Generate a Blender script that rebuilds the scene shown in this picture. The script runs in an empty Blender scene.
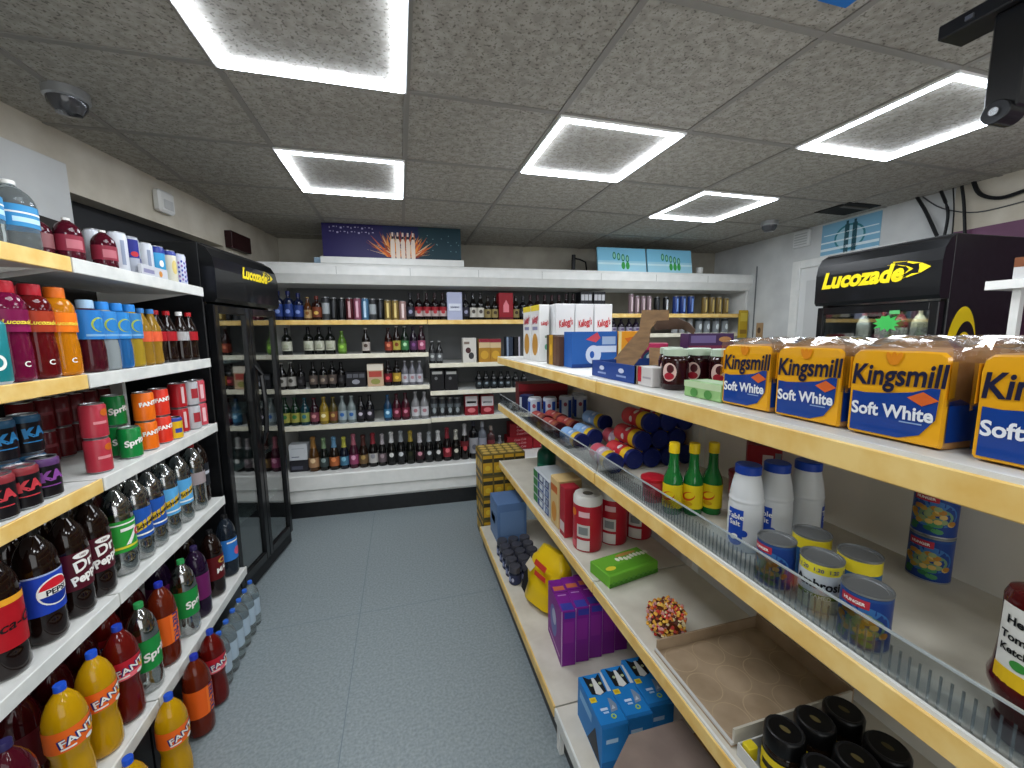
import bpy, math, random
from mathutils import Matrix, Vector, Euler
random.seed(7)
SC = bpy.context.scene
COL = SC.collection
PI = math.pi
R = math.radians

# ------------------------------------------------------------------ materials
def lin(h):
    h = h.lstrip('#')
    c = [int(h[i:i+2], 16) / 255 for i in (0, 2, 4)]
    return tuple((x / 12.92 if x <= .04045 else ((x + .055) / 1.055) ** 2.4) for x in c) + (1,)
_M = {}
def mat(h, rough=.45, metal=0, trans=0, ior=1.33, emit=0, coat=0, spec=.5):
    k = (h, rough, metal, trans, ior, emit, coat, spec)
    if k in _M: return _M[k]
    m = bpy.data.materials.new('paint_' + h.strip('#')); m.use_nodes = True
    b = m.node_tree.nodes['Principled BSDF']
    b.inputs['Base Color'].default_value = lin(h)
    b.inputs['Roughness'].default_value = rough
    b.inputs['Metallic'].default_value = metal
    b.inputs['Transmission Weight'].default_value = trans
    b.inputs['IOR'].default_value = ior
    b.inputs['Coat Weight'].default_value = coat
    b.inputs['Specular IOR Level'].default_value = spec
    if emit:
        b.inputs['Emission Color'].default_value = lin(h)
        b.inputs['Emission Strength'].default_value = emit
    _M[k] = m
    return m
def noisy(name, h1, h2, scale=20, rough=.6, detail=4, lo=.35, hi=.65, bump=0, stretch=None, coat=0, spec=.5):
    if name in _M: return _M[name]
    m = bpy.data.materials.new(name); m.use_nodes = True
    nt = m.node_tree; N = nt.nodes; L = nt.links
    b = N['Principled BSDF']
    tc = N.new('ShaderNodeTexCoord'); mp = N.new('ShaderNodeMapping')
    if stretch: mp.inputs['Scale'].default_value = stretch
    n = N.new('ShaderNodeTexNoise'); n.inputs['Scale'].default_value = scale; n.inputs['Detail'].default_value = detail
    r = N.new('ShaderNodeValToRGB')
    r.color_ramp.elements[0].position = lo; r.color_ramp.elements[1].position = hi
    r.color_ramp.elements[0].color = lin(h1); r.color_ramp.elements[1].color = lin(h2)
    L.new(tc.outputs['Object'], mp.inputs['Vector']); L.new(mp.outputs['Vector'], n.inputs['Vector'])
    L.new(n.outputs['Fac'], r.inputs['Fac']); L.new(r.outputs['Color'], b.inputs['Base Color'])
    b.inputs['Roughness'].default_value = rough; b.inputs['Coat Weight'].default_value = coat
    b.inputs['Specular IOR Level'].default_value = spec
    if bump:
        bp = N.new('ShaderNodeBump'); bp.inputs['Strength'].default_value = bump; bp.inputs['Distance'].default_value = .004
        L.new(n.outputs['Fac'], bp.inputs['Height']); L.new(bp.outputs['Normal'], b.inputs['Normal'])
    _M[name] = m
    return m
def clear_mat(name, tint='#e8f0f0', fac=.85, rough=.03, facing=True):
    """thin clear sheet: see-through straight on, glossy at a grazing angle"""
    if name in _M: return _M[name]
    m = bpy.data.materials.new(name); m.use_nodes = True
    nt = m.node_tree; N = nt.nodes; L = nt.links
    out = N['Material Output']; N.remove(N['Principled BSDF'])
    t = N.new('ShaderNodeBsdfTransparent'); t.inputs['Color'].default_value = lin(tint)
    g = N.new('ShaderNodeBsdfGlossy'); g.inputs['Roughness'].default_value = rough
    mx = N.new('ShaderNodeMixShader')
    lw = N.new('ShaderNodeLayerWeight'); lw.inputs['Blend'].default_value = .25
    mr = N.new('ShaderNodeMapRange'); mr.inputs['To Min'].default_value = 1 - fac; mr.inputs['To Max'].default_value = .75
    L.new(lw.outputs['Facing'], mr.inputs['Value']); L.new(mr.outputs['Result'], mx.inputs['Fac'])
    L.new(t.outputs[0], mx.inputs[1]); L.new(g.outputs[0], mx.inputs[2]); L.new(mx.outputs[0], out.inputs['Surface'])
    _M[name] = m
    return m

# ------------------------------------------------------------------ mesh builder
class MB:
    def __init__(s):
        s.v = []; s.f = []; s.m = []; s.mats = []; s.M = Matrix()
    def mi(s, m):
        if m not in s.mats: s.mats.append(m)
        return s.mats.index(m)
    def add(s, vs, fs, m):
        o = len(s.v); k = s.mi(m)
        s.v += [s.M @ Vector(p) for p in vs]
        s.f += [tuple(i + o for i in f) for f in fs]; s.m += [k] * len(fs)
        return s
    def box(s, x0, x1, y0, y1, z0, z1, m, b=0):
        if b <= 0:
            vs = [(x, y, z) for z in (z0, z1) for y in (y0, y1) for x in (x0, x1)]
            return s.add(vs, [(0, 2, 3, 1), (4, 5, 7, 6), (0, 1, 5, 4), (2, 6, 7, 3), (0, 4, 6, 2), (1, 3, 7, 5)], m)
        b = min(b, (x1-x0)*.49, (y1-y0)*.49, (z1-z0)*.49)
        vs = []; idx = {}
        for i, sx in enumerate((0, 1)):
            for j, sy in enumerate((0, 1)):
                for k, sz in enumerate((0, 1)):
                    X = (x0, x1)[sx]; Y = (y0, y1)[sy]; Z = (z0, z1)[sz]
                    dx = b if not sx else -b; dy = b if not sy else -b; dz = b if not sz else -b
                    for a, p in (('x', (X, Y+dy, Z+dz)), ('y', (X+dx, Y, Z+dz)), ('z', (X+dx, Y+dy, Z))):
                        idx[(sx, sy, sz, a)] = len(vs); vs.append(p)
        g = lambda *a: idx[a]
        fs = []
        for q in (0, 1):
            fs.append((g(q,0,0,'x'), g(q,1,0,'x'), g(q,1,1,'x'), g(q,0,1,'x')))
            fs.append((g(0,q,0,'y'), g(1,q,0,'y'), g(1,q,1,'y'), g(0,q,1,'y')))
            fs.append((g(0,0,q,'z'), g(1,0,q,'z'), g(1,1,q,'z'), g(0,1,q,'z')))
        for a in (0, 1):
            for c in (0, 1):
                fs.append((g(a,c,0,'x'), g(a,c,1,'x'), g(a,c,1,'y'), g(a,c,0,'y')))
                fs.append((g(a,0,c,'x'), g(a,1,c,'x'), g(a,1,c,'z'), g(a,0,c,'z')))
                fs.append((g(0,a,c,'y'), g(1,a,c,'y'), g(1,a,c,'z'), g(0,a,c,'z')))
        for sx in (0, 1):
            for sy in (0, 1):
                for sz in (0, 1):
                    fs.append((g(sx,sy,sz,'x'), g(sx,sy,sz,'y'), g(sx,sy,sz,'z')))
        return s.add(vs, fs, m)
    def lathe(s, prof, m, n=18, c=(0, 0, 0), caps=True, sy=1.0):
        """profile of (r, z) round the vertical axis; m is one material or one per segment"""
        k = len(prof)
        vs = [(c[0] + r * math.sin(2*PI*i/n), c[1] - sy * r * math.cos(2*PI*i/n), c[2] + z) for r, z in prof for i in range(n)]
        for j in range(k - 1):
            mm = m[j] if isinstance(m, (list, tuple)) else m
            pass
        o = len(s.v); s.v += [s.M @ Vector(p) for p in vs]
        for j in range(k - 1):
            q = s.mi(m[j] if isinstance(m, (list, tuple)) else m)
            for i in range(n):
                a = o + j*n + i; b2 = o + j*n + (i+1) % n
                s.f.append((a, b2, b2 + n, a + n)); s.m.append(q)
        if caps:
            q = s.mi(m[0] if isinstance(m, (list, tuple)) else m)
            if prof[0][0] > 1e-5: s.f.append(tuple(o + i for i in reversed(range(n)))); s.m.append(q)
            q = s.mi(m[-1] if isinstance(m, (list, tuple)) else m)
            if prof[-1][0] > 1e-5: s.f.append(tuple(o + (k-1)*n + i for i in range(n))); s.m.append(q)
        return s
    def tube(s, pts, r, m, n=8, closed=False):
        pts = [Vector(p) for p in pts]; rings = []
        up = Vector((0, 0, 1))
        for i, p in enumerate(pts):
            d = (pts[min(i+1, len(pts)-1)] - pts[max(i-1, 0)]).normalized()
            a = d.cross(up if abs(d.z) < .95 else Vector((1, 0, 0))).normalized(); b = d.cross(a)
            rr = r[i] if isinstance(r, (list, tuple)) else r
            rings.append([p + rr * (math.cos(2*PI*j/n) * a + math.sin(2*PI*j/n) * b) for j in range(n)])
        vs = [q for ring in rings for q in ring]
        fs = [(i*n+j, i*n+(j+1) % n, (i+1)*n+(j+1) % n, (i+1)*n+j) for i in range(len(pts)-1) for j in range(n)]
        fs += [tuple(range(n)), tuple((len(pts)-1)*n + j for j in reversed(range(n)))]
        return s.add(vs, fs, m)
    def prism(s, poly, o, ux, uy, th, m):
        """polygon in the (ux, uy) frame at o, thickened th along the normal"""
        o = Vector(o); ux = Vector(ux); uy = Vector(uy); nn = ux.cross(uy).normalized() * th
        A = [o + ux*p[0] + uy*p[1] for p in poly]; B = [a + nn for a in A]; n = len(A)
        fs = [tuple(reversed(range(n))), tuple(n + i for i in range(n))] + [(i, (i+1) % n, n + (i+1) % n, n + i) for i in range(n)]
        return s.add(A + B, fs, m)
    # --- flat or wrapped print
    def rect(s, mp, u0, v0, u1, v1, m, nu=6, off=.0006):
        vs = [mp(u0 + (u1-u0)*i/nu, v, off) for v in (v0, v1) for i in range(nu+1)]
        return s.add(vs, [(i, i+1, nu+2+i, nu+1+i) for i in range(nu)], m)
    def ell(s, mp, u, v, ru, rv, m, n=24, off=.0008, a0=0, a1=2*PI, rot=0):
        vs = [mp(u, v, off)]; k = 2
        full = abs(a1 - a0 - 2*PI) < 1e-6; cnt = n if full else n + 1
        for j in range(1, k+1):
            for i in range(cnt):
                a = a0 + (a1-a0)*i/n; x = ru*math.cos(a)*j/k; y = rv*math.sin(a)*j/k
                vs.append(mp(u + x*math.cos(rot) - y*math.sin(rot), v + x*math.sin(rot) + y*math.cos(rot), off))
        fs = []
        for i in range(n):
            i2 = (i+1) % cnt
            fs += [(0, 1+i, 1+i2), (1+i, 1+cnt+i, 1+cnt+i2, 1+i2)]
        return s.add(vs, fs, m)
    def poly(s, mp, pts, m, off=.0008):
        return s.add([mp(p[0], p[1], off) for p in pts], [tuple(range(len(pts)))], m)
    def text(s, mp, st, u, v, size, m, rot=0, shear=0, off=.0014, bold=.012, sx=1.0, align='C'):
        vs, fs, w = glyphs(st, bold)
        c, si = math.cos(rot), math.sin(rot); out = []
        for x, y in vs:
            x = (x - (w/2 if align == 'C' else 0)) * size * sx + y * size * shear; y = (y - .35) * size
            out.append(mp(u + x*c - y*si, v + x*si + y*c, off))
        return s.add(out, fs, m)
    def build(s, name, parent=None, smooth=True, ang=38):
        me = bpy.data.meshes.new(name)
        me.from_pydata([tuple(p) for p in s.v], [], s.f)
        for m in s.mats: me.materials.append(m)
        me.polygons.foreach_set('material_index', s.m)
        me.update()
        if smooth:
            me.polygons.foreach_set('use_smooth', [True]*len(me.polygons))
            me.set_sharp_from_angle(angle=R(ang))
        ob = bpy.data.objects.new(name, me); COL.objects.link(ob)
        if parent is not None: ob.parent = parent
        return ob
_G = {}
def glyphs(st, bold):
    k = (st, bold)
    if k not in _G:
        cu = bpy.data.curves.new('lettering', 'FONT'); cu.body = st; cu.size = 1; cu.offset = bold; cu.resolution_u = 3
        o = bpy.data.objects.new('lettering', cu); COL.objects.link(o)
        dg = bpy.context.evaluated_depsgraph_get(); dg.update()
        ev = o.evaluated_get(dg); me = ev.to_mesh()
        vs = [(p.co.x, p.co.y) for p in me.vertices]; fs = [tuple(p.vertices) for p in me.polygons]
        ev.to_mesh_clear(); bpy.data.objects.remove(o); bpy.data.curves.remove(cu)
        w = max([p[0] for p in vs] or [1])
        _G[k] = (vs, fs, w)
    return _G[k]
def plane(o, ux, uy):
    o = Vector(o); ux = Vector(ux).normalized(); uy = Vector(uy).normalized(); n = ux.cross(uy)
    return lambda u, v, off=0: o + ux*u + uy*v + n*off
def cyl(r, c=(0, 0, 0), a=0):
    """u runs round the cylinder (front is -Y), v is height"""
    return lambda u, v, off=0: Vector((c[0] + (r+off)*math.sin(u/r + a), c[1] - (r+off)*math.cos(u/r + a), c[2] + v))
def cylh(r, a=0):
    """cylinder lying along -Y: u round it (0 = top), v along from the back"""
    return lambda u, v, off=0: Vector(((r+off)*math.sin(u/r + a), v, (r+off)*math.cos(u/r + a)))

# ------------------------------------------------------------------ things
def tag(o, label, cat, group=None, kind=None):
    if label: o['label'] = label
    if cat: o['category'] = cat
    if group: o['group'] = group
    elif 'group' in o: del o['group']
    if kind: o['kind'] = kind
    return o
def thing(name, label, cat, loc=(0, 0, 0), rz=0, group=None):
    o = bpy.data.objects.new(name, None); COL.objects.link(o); o.empty_display_size = .05
    o.location = loc; o.rotation_euler = (0, 0, rz)
    return tag(o, label, cat, group)
def struct(name, mb, **k):
    o = mb.build(name, **k); o['kind'] = 'structure'; return o
def dup(root):
    r = root.copy(); COL.objects.link(r)
    for ch in list(root.children):
        c = ch.copy(); COL.objects.link(c); c.parent = r
        for g in list(ch.children):
            d = g.copy(); COL.objects.link(d); d.parent = c
    return r
_P = {}
def place(key, make, loc, rz, label, cat, group=None, scale=None):
    """the first of a kind is built, the rest are copies of it and of its parts"""
    if key in _P: o = dup(_P[key])
    else: o = make(); _P[key] = o
    o.location = (loc[0], loc[1], loc[2] + .0007); o.rotation_euler = (0, 0, rz)
    o.scale = scale or (1, 1, 1)
    return tag(o, label, cat, group)
ORD = ['first', 'second', 'third', 'fourth', 'fifth', 'sixth', 'seventh', 'eighth', 'ninth', 'tenth', 'eleventh', 'twelfth', 'thirteenth',
       'fourteenth', 'fifteenth', 'sixteenth', 'seventeenth', 'eighteenth', 'nineteenth', 'twentieth']
def ordn(i):
    if i < 20: return ORD[i]
    t = {2: 'twenty', 3: 'thirty', 4: 'forty', 5: 'fifty'}[(i+1)//10]
    return (t[:-1] + 'ieth') if (i+1) % 10 == 0 else t + '-' + ORD[(i+1) % 10 - 1]

# ------------------------------------------------------------------ bottles, cans, cartons
SHAPES = {  # profile of (r, z), cap (r, z0, z1), label (z0, z1)
 'soda': ([(.70,0),(.92,.02),(1,.05),(1,.20),(.975,.23),(1,.26),(1,.64),(.98,.69),(.9,.76),(.74,.83),(.5,.89),(.31,.925),(.26,.94),(.26,.96)], (.30,.945,1), (.27,.62)),
 'curvy': ([(.72,0),(.95,.02),(1,.06),(.98,.2),(.9,.3),(.84,.36),(.9,.42),(1,.47),(1,.68),(.97,.73),(.86,.79),(.66,.86),(.42,.91),(.28,.935),(.25,.945),(.25,.96)], (.29,.945,1), (.48,.67)),
 'sport': ([(.75,0),(.96,.02),(1,.05),(1,.30),(.93,.42),(.90,.48),(.96,.56),(1,.62),(1,.72),(.94,.80),(.75,.86),(.55,.88),(.5,.90)], (.56,.885,1), (.50,.72)),
 'coke': ([(.72,0),(.95,.02),(1,.06),(.94,.18),(.90,.30),(.98,.40),(1,.46),(1,.60),(.92,.68),(.7,.77),(.45,.86),(.36,.91),(.36,.95)], (.42,.92,1), (.42,.60)),
 'wine': ([(.94,0),(1,.012),(1,.58),(.95,.63),(.78,.68),(.50,.73),(.38,.77),(.36,.80),(.34,.96)], (.40,.80,1), (.16,.50)),
 'fizz': ([(.94,0),(1,.012),(1,.44),(.95,.50),(.80,.58),(.58,.67),(.44,.74),(.40,.80),(.38,.96)], (.46,.66,1), (.12,.40)),
 'spirit': ([(.95,0),(1,.012),(1,.66),(.94,.71),(.70,.745),(.42,.775),(.38,.80),(.38,.93)], (.44,.86,1), (.15,.56)),
 'beer': ([(.94,0),(1,.015),(1,.54),(.92,.61),(.66,.70),(.46,.77),(.38,.83),(.36,.96)], (.44,.95,1), (.12,.46)),
 'salt': ([(.95,0),(1,.012),(1,.56),(.98,.575),(1.02,.585),(1.02,.60),(.98,.61),(.98,.64),(.88,.76),(.76,.86),(.72,.88),(.72,.91)], (.76,.90,1), (.08,.52)),
 'lemon': ([(.9,0),(1,.02),(1,.44),(.95,.50),(.75,.57),(.56,.63),(.50,.70),(.46,.80),(.46,.87)], (.54,.86,1), (.10,.43)),
 'jar': ([(.9,0),(1,.03),(1,.70),(.96,.77),(.86,.81),(.86,.84)], (.93,.83,1), (.14,.66)),
 'tub': ([(.84,0),(.88,.01),(1,.86)], (1.04,.86,1), (.1,.6)),
 'coffee': ([(.9,0),(1,.04),(1,.60),(.96,.66),(.9,.70)], (.98,.69,1), (.08,.58)),
}
def cap_prof(r, z0, z1, shape):
    if shape in ('wine',): return [(r, z0), (r*.92, z0 + (z1-z0)*.9), (r*.8, z1)]
    if shape == 'fizz': return [(r*1.28, z0), (r*.98, z0+(z1-z0)*.35), (r*.95, z0+(z1-z0)*.75), (r*1.15, z0+(z1-z0)*.8), (r*1.1, z0+(z1-z0)*.93), (r*.7, z1)]
    b = (z1-z0)*.12
    return [(r, z0), (r, z1-b), (r*.92, z1)]
def bottle(name, shape, h, r, body, cap, label=None, art=None, n=20, bands=None, neck=None, capname='cap', labels=None, bodyart=None):
    """body + cap + paper label (with its print) under one Empty"""
    pr, cp, lb = SHAPES[shape]
    def mk():
        root = thing(name, None, None)
        bd = MB().lathe([(a*r, z*h) for a, z in pr], body, n)
        if bodyart: bodyart(bd, cyl(r), h, r)
        bd.build('body', root, ang=50)
        MB().lathe([(a, z) for a, z in cap_prof(cp[0]*r, cp[1]*h, cp[2]*h, shape)], cap, max(14, n-4)).build(capname, root)
        if label is not None:
            z0, z1 = (labels or lb)
            mb = MB(); e = r + .0008
            zs = [(z0*h, label)]
            if bands:
                for a, m2 in bands: zs.append((a*h, m2))
            zs.sort(key=lambda t: t[0])
            prof = [(e, z) for z, _ in zs] + [(e, z1*h)]
            mb.lathe(prof, [m2 for _, m2 in zs], n, caps=False)
            if art: art(mb, cyl(e), h, r)
            mb.build('label', root)
        return root
    mk.r = r
    return mk
SILVER = lambda: mat('#b9bcc0', .28, .9)
def can(name, h, r, body, bands=None, art=None, n=18, top=None):
    def mk():
        root = thing(name, None, None)
        mb = MB()
        zs = [(.055*h, body)] + sorted([(a*h, m) for a, m in (bands or [])], key=lambda t: t[0])
        prof = [(r*.80, 0), (r*.84, .004*h)] + [(r, z) for z, _ in zs] + [(r, .93*h), (r*.88, .975*h)]
        ms = [SILVER(), SILVER()] + [m for _, m in zs] + [zs[-1][1]]
        mb.lathe(prof, ms, n)
        if art: art(mb, cyl(r), h, r)
        mb.build('body', root)
        lid = MB(); t = top or SILVER()
        lid.lathe([(r*.88, .972*h), (r*.90, h), (r*.82, h), (r*.80, .975*h)], t, n)
        lid.box(-r*.22, r*.22, -r*.55, r*.1, .976*h, .985*h, t)
        lid.build('lid', root)
        return root
    mk.r = r
    return mk
def tin(name, h, r, body, bands=None, art=None, n=28, top=None):
    def mk():
        root = thing(name, None, None); mb = MB(); sv = SILVER()
        zs = [(.03*h, body)] + sorted([(a*h, m) for a, m in (bands or [])], key=lambda t: t[0])
        prof = [(r*.97, 0), (r*1.015, .0), (r*1.015, .03*h)] + [(r, z) for z, _ in zs] + [(r, .95*h)]
        mb.lathe(prof, [sv, sv, sv] + [m for _, m in zs], n)
        if art: art(mb, cyl(r), h, r)
        mb.build('body', root)
        lid = MB(); t = top or mat('#8f9294', .45, .7)
        lid.lathe([(r*1.015, .962*h), (r*1.02, h), (r*.95, h), (r*.94, .965*h), (r*.8, .97*h), (r*.78, .963*h), (r*.4, .966*h), (.0005, .966*h)], t, n)
        lid.build('lid', root)
        return root
    return mk
def carton(name, w, d, h, m, art=None, b=.001, side=None, top=None):
    """a printed box standing at the origin, front face at y = 0, going back to y = d"""
    def mk():
        mb = MB(); mb.box(-w/2, w/2, 0, d, 0, h, m, b)
        if art: art(mb, plane((-w/2, 0, 0), (1, 0, 0), (0, 0, 1)), w, h)
        if side: side(mb, plane((-w/2, d, 0), (0, -1, 0), (0, 0, 1)), d, h); side(mb, plane((w/2, 0, 0), (0, 1, 0), (0, 0, 1)), d, h)
        if top: top(mb, plane((-w/2, 0, h), (1, 0, 0), (0, 1, 0)), w, d)
        return mb.build(name, smooth=False)
    return mk

# ================================================================== the room
CH = 2.402
CAMZ = 1.53
M_ceiling = noisy('ceiling_tile', '#979389', '#aca89f', 30, .9, 5, .4, .6)
def speckled():
    m = M_ceiling; nt = m.node_tree; N = nt.nodes; L = nt.links; b = N['Principled BSDF']
    tc = N.new('ShaderNodeTexCoord'); n2 = N.new('ShaderNodeTexNoise'); n2.inputs['Scale'].default_value = 105; n2.inputs['Detail'].default_value = 3
    r2 = N.new('ShaderNodeValToRGB'); r2.color_ramp.elements[0].position = .36; r2.color_ramp.elements[1].position = .43
    r2.color_ramp.elements[0].color = (.4, .39, .37, 1); r2.color_ramp.elements[1].color = (1, 1, 1, 1)
    mx = N.new('ShaderNodeMixRGB'); mx.blend_type = 'MULTIPLY'; mx.inputs['Fac'].default_value = .85
    src = b.inputs['Base Color'].links[0].from_socket
    L.new(tc.outputs['Object'], n2.inputs['Vector']); L.new(n2.outputs['Fac'], r2.inputs['Fac'])
    L.new(src, mx.inputs[1]); L.new(r2.outputs['Color'], mx.inputs[2]); L.new(mx.outputs[0], b.inputs['Base Color'])
speckled()
M_floor = noisy('floor_vinyl', '#757f83', '#8a9497', 90, .42, 6, .35, .65, spec=.4)
M_wall = noisy('painted_wall', '#b3ab9a', '#c9c3b4', 6, .8, 8, .3, .7, bump=.15)
M_wallr = noisy('painted_wall_grey', '#bdbfbe', '#d0d2d0', 5, .8, 8, .3, .7, bump=.1)
M_purple = noisy('purple_paint', '#5d3550', '#6d4260', 4, .6)
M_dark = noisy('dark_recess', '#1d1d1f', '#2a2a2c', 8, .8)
M_white = noisy('white_enamel', '#dddeda', '#e6e6e2', 12, .4)
M_cream = noisy('price_strip_yellow', '#e3b862', '#efcf84', 16, .45, 6)
M_strip = noisy('price_strip_white', '#d3d5d1', '#e4e5e0', 14, .4, 6)
M_shelf = noisy('shelf_enamel', '#c2bcae', '#d2cdc0', 9, .5, 6)
M_shelfw = noisy('shelf_enamel_white', '#cfd0cc', '#dcdcd8', 9, .45, 6)
M_black = noisy('black_plastic', '#0d0e10', '#16171a', 30, .38)
M_blackm = mat('#101113', .3, coat=.3)
M_card = noisy('cardboard', '#7d6042', '#977650', 14, .8, 8, .3, .7, stretch=(1, 1, 6))
M_card2 = noisy('cardboard_pale', '#8f7a60', '#a89278', 10, .8, 8)

struct('floor', MB().box(-2.6, 3.9, -2.6, 4.7, -.06, 0, M_floor))
fl_seam = MB()
for x in (-.28,): fl_seam.box(x, x+.004, -2.5, 3.5, 0, .0006, mat('#6d7a81', .5))
for y in (.35, 2.2): fl_seam.box(-.9, .5, y, y+.003, 0, .0006, mat('#707d84', .5))
struct('trim_1', fl_seam)
struct('ceiling', MB().box(-2.6, 3.9, -2.6, 4.7, CH, CH+.05, M_ceiling))
grid = MB(); M_bar = mat('#8b8882', .6)
for i in range(-5, 7):
    x = .0604 + .6*i; grid.box(x-.011, x+.011, -2.5, 4.4, CH-.005, CH, M_bar)
for j in range(-6, 6):
    y = 1.031 + .6*j; grid.box(-2.2, 3.6, y-.011, y+.011, CH-.0045, CH-.0005, M_bar)
struct('trim_2', grid)

def frame_matrix(o, t):
    t = Vector((t[0], t[1], 0)).normalized(); n = Vector((-t.y, t.x, 0))
    m = Matrix.Identity(4)
    for i in range(3): m[i][0] = t[i]; m[i][1] = n[i]; m[i][3] = o[i]
    return m
# left wall: turned a little, with a deep opening where the tall cooler stands
WL = frame_matrix((-1.40, 2.08, 0), (.165, 1))
wl = MB(); wl.M = WL
wl.box(-4.7, .20, 0, .1, 0, CH, M_wall); wl.box(.20, 1.34, 0, .1, 2.155, CH, M_wall); wl.box(1.34, 2.3, 0, .1, 0, CH, M_wall)
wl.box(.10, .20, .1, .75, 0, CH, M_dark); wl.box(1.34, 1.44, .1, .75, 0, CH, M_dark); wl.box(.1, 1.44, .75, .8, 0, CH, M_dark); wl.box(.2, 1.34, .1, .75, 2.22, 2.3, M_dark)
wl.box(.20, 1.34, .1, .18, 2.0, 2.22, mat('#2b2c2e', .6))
struct('wall_left', wl)
WB = frame_matrix((0, 4.19, 0), (1, -.06))
wb = MB(); wb.M = WB; wb.box(-2.4, 3.9, 0, .1, 0, CH, noisy('back_wall_paint', '#9a9588', '#aba698', 5, .8)); struct('wall_back', wb)
WR = frame_matrix((3.31, 0, 0), (-.05, -1))
wr = MB(); wr.M = WR     # local x runs toward the camera, local y outwards
wr.box(-4.3, 2.6, 0, .1, 0, CH, M_wallr)
wr.box(-1.83, 2.6, -.004, 0, 0, 2.13, M_purple)
wr.box(-1.83, 2.6, -.006, 0, 2.13, CH, M_wall)
struct('wall_right', wr)
struct('wall_front', MB().box(-2.6, 3.9, -2.7, -2.6, 0, CH, M_wall))
# doorway on the right wall
dr = MB(); dr.M = WR
dr.box(-2.94, -2.86, -.03, 0, 0, 2.13, M_white, .004); dr.box(-2.14, -2.06, -.03, 0, 0, 2.13, M_white, .004); dr.box(-2.86, -2.14, -.03, 0, 2.06, 2.13, M_white, .004)
d1 = struct('door_1', dr)
dl = MB(); dl.M = WR; dl.box(-2.86, -2.14, -.012, 0, 0, 2.06, mat('#d9dad8', .4)); dl.box(-2.80, -2.2, -.016, -.012, .2, 1.0, mat('#c9cac8', .4), .003); dl.box(-2.80, -2.2, -.016, -.012, 1.15, 1.95, mat('#c9cac8', .4), .003)
dl.build('door_leaf', d1)
# ------------------------------------------------------------------ ceiling lights
def led(name_label, i, j):
    x0 = .0604 + .6*i; y0 = 1.031 + .6*j
    t = thing('led_light_frame', name_label, 'ceiling light', (x0+.3, y0+.3, CH-.001), 0, 'square ceiling light frames')
    m = mat('#eaf2ff', .5, emit=22)
    mb = MB(); a = .288; w = .022
    mb.box(-a, a, -a, -a+w, -.016, 0, m); mb.box(-a, a, a-w, a, -.016, 0, m)
    mb.box(-a, -a+w, -a+w, a-w, -.016, 0, m); mb.box(a-w, a, -a+w, a-w, -.016, 0, m)
    mb.build('light_bar', t, smooth=False)
    e = MB(); m2 = mat('#f2f2f0', .4); b = .298
    e.box(-b, b, -b, -a-.001, -.012, 0, m2); e.box(-b, b, a+.001, b, -.012, 0, m2); e.box(-b, -a-.001, -a, a, -.012, 0, m2); e.box(a+.001, b, -a, a, -.012, 0, m2)
    e.build('frame', t, smooth=False)
led('large glowing square ceiling light frame nearest the camera, cut by the top edge', -1, 0)
led('glowing square ceiling light frame above the cooler with the firework poster', -1, 2)
led('glowing square ceiling light frame in the middle, between the other four', 1, 1)
led('smallest glowing square ceiling light frame, above the two pale blue posters', 3, 2)
led('glowing square ceiling light frame partly behind the black bracket arm', 3, 0)
def lamp(name, loc, size, power, rot=(0, 0, 0), col=(.93, .97, 1)):
    l = bpy.data.lights.new(name, 'AREA'); l.shape = 'RECTANGLE'; l.size, l.size_y = size; l.energy = power; l.color = col
    o = bpy.data.objects.new(name, l); COL.objects.link(o); o.location = loc; o.rotation_euler = rot
    return o
for i, (x, y, p) in enumerate([(-.24, 1.33, 9), (-.24, 2.53, 9), (.96, 1.93, 9), (2.16, 2.53, 9), (2.16, 1.33, 9), (-.24, -.5, 16), (1.0, -.9, 18), (2.2, -.5, 14)]):  # entries at negative y are unseen fill lamps added behind the camera
    lamp('ceiling_and_fill_lamp', (x, y, CH-.03), (.55, .55), p)

# added soft fill lamp behind the camera, no window stands there
lamp('behind_camera_fill', (.6, -2.3, 1.35), (3.4, 1.9), 42, (PI/2, 0, 0), (.95, .98, 1))
# small things on walls and ceiling
mb = MB(); mb.lathe([(.0005, 0), (.035, .006), (.052, .03), (.055, .05), (.062, .055), (.062, .085)], [mat('#3f4043', .2, coat=.6)]*3 + [mat('#a9abac', .35, .6)]*2, 24)
o = mb.build('dome_camera'); o.location = (-1.115, 1.93, CH-.0855); tag(o, 'grey dome camera on the ceiling above the left shelving', 'camera')
o = dup(o); o.location = (2.93, 2.74, CH-.0855); tag(o, 'small dark dome camera on the ceiling near the right wall', 'camera')
mb = MB(); mb.M = WL; mb.box(.70, .82, -.045, 0, 2.215, 2.335, mat('#d6d6d2', .4), .012); mb.box(.725, .795, -.049, -.044, 2.235, 2.285, mat('#bcbdbb', .3), .002)
tag(mb.build('alarm_sounder'), 'small white square alarm box on the left wall above the opening', 'alarm')
mb = MB(); mb.M = WL; mb.box(1.36, 1.62, -.05, 0, 2.15, 2.27, mat('#2a1214', .5), .004)
tag(mb.build('junction_box'), 'small dark red box high on the left wall by the tall cooler', 'box')
mb = MB(); mb.M = WL; mb.box(-1.3, .20, -.02, 0, 1.75, 2.262, noisy('board_white', '#b9bbba', '#c6c8c6', 3, .6), .002)
tag(mb.build('wall_board'), 'plain pale grey board on the left wall above the drinks shelving', 'board')
mb = MB(); mb.M = WR; mb.box(-2.95, -2.80, -.03, 0, 2.25, 2.385, mat('#d8dad9', .4), .004)
for k in range(5): mb.box(-2.935, -2.815, -.033, -.03, 2.265 + k*.022, 2.275 + k*.022, mat('#b5b8b8', .4))
tag(mb.build('wall_vent'), 'small white square vent box high on the right wall', 'vent')
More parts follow.
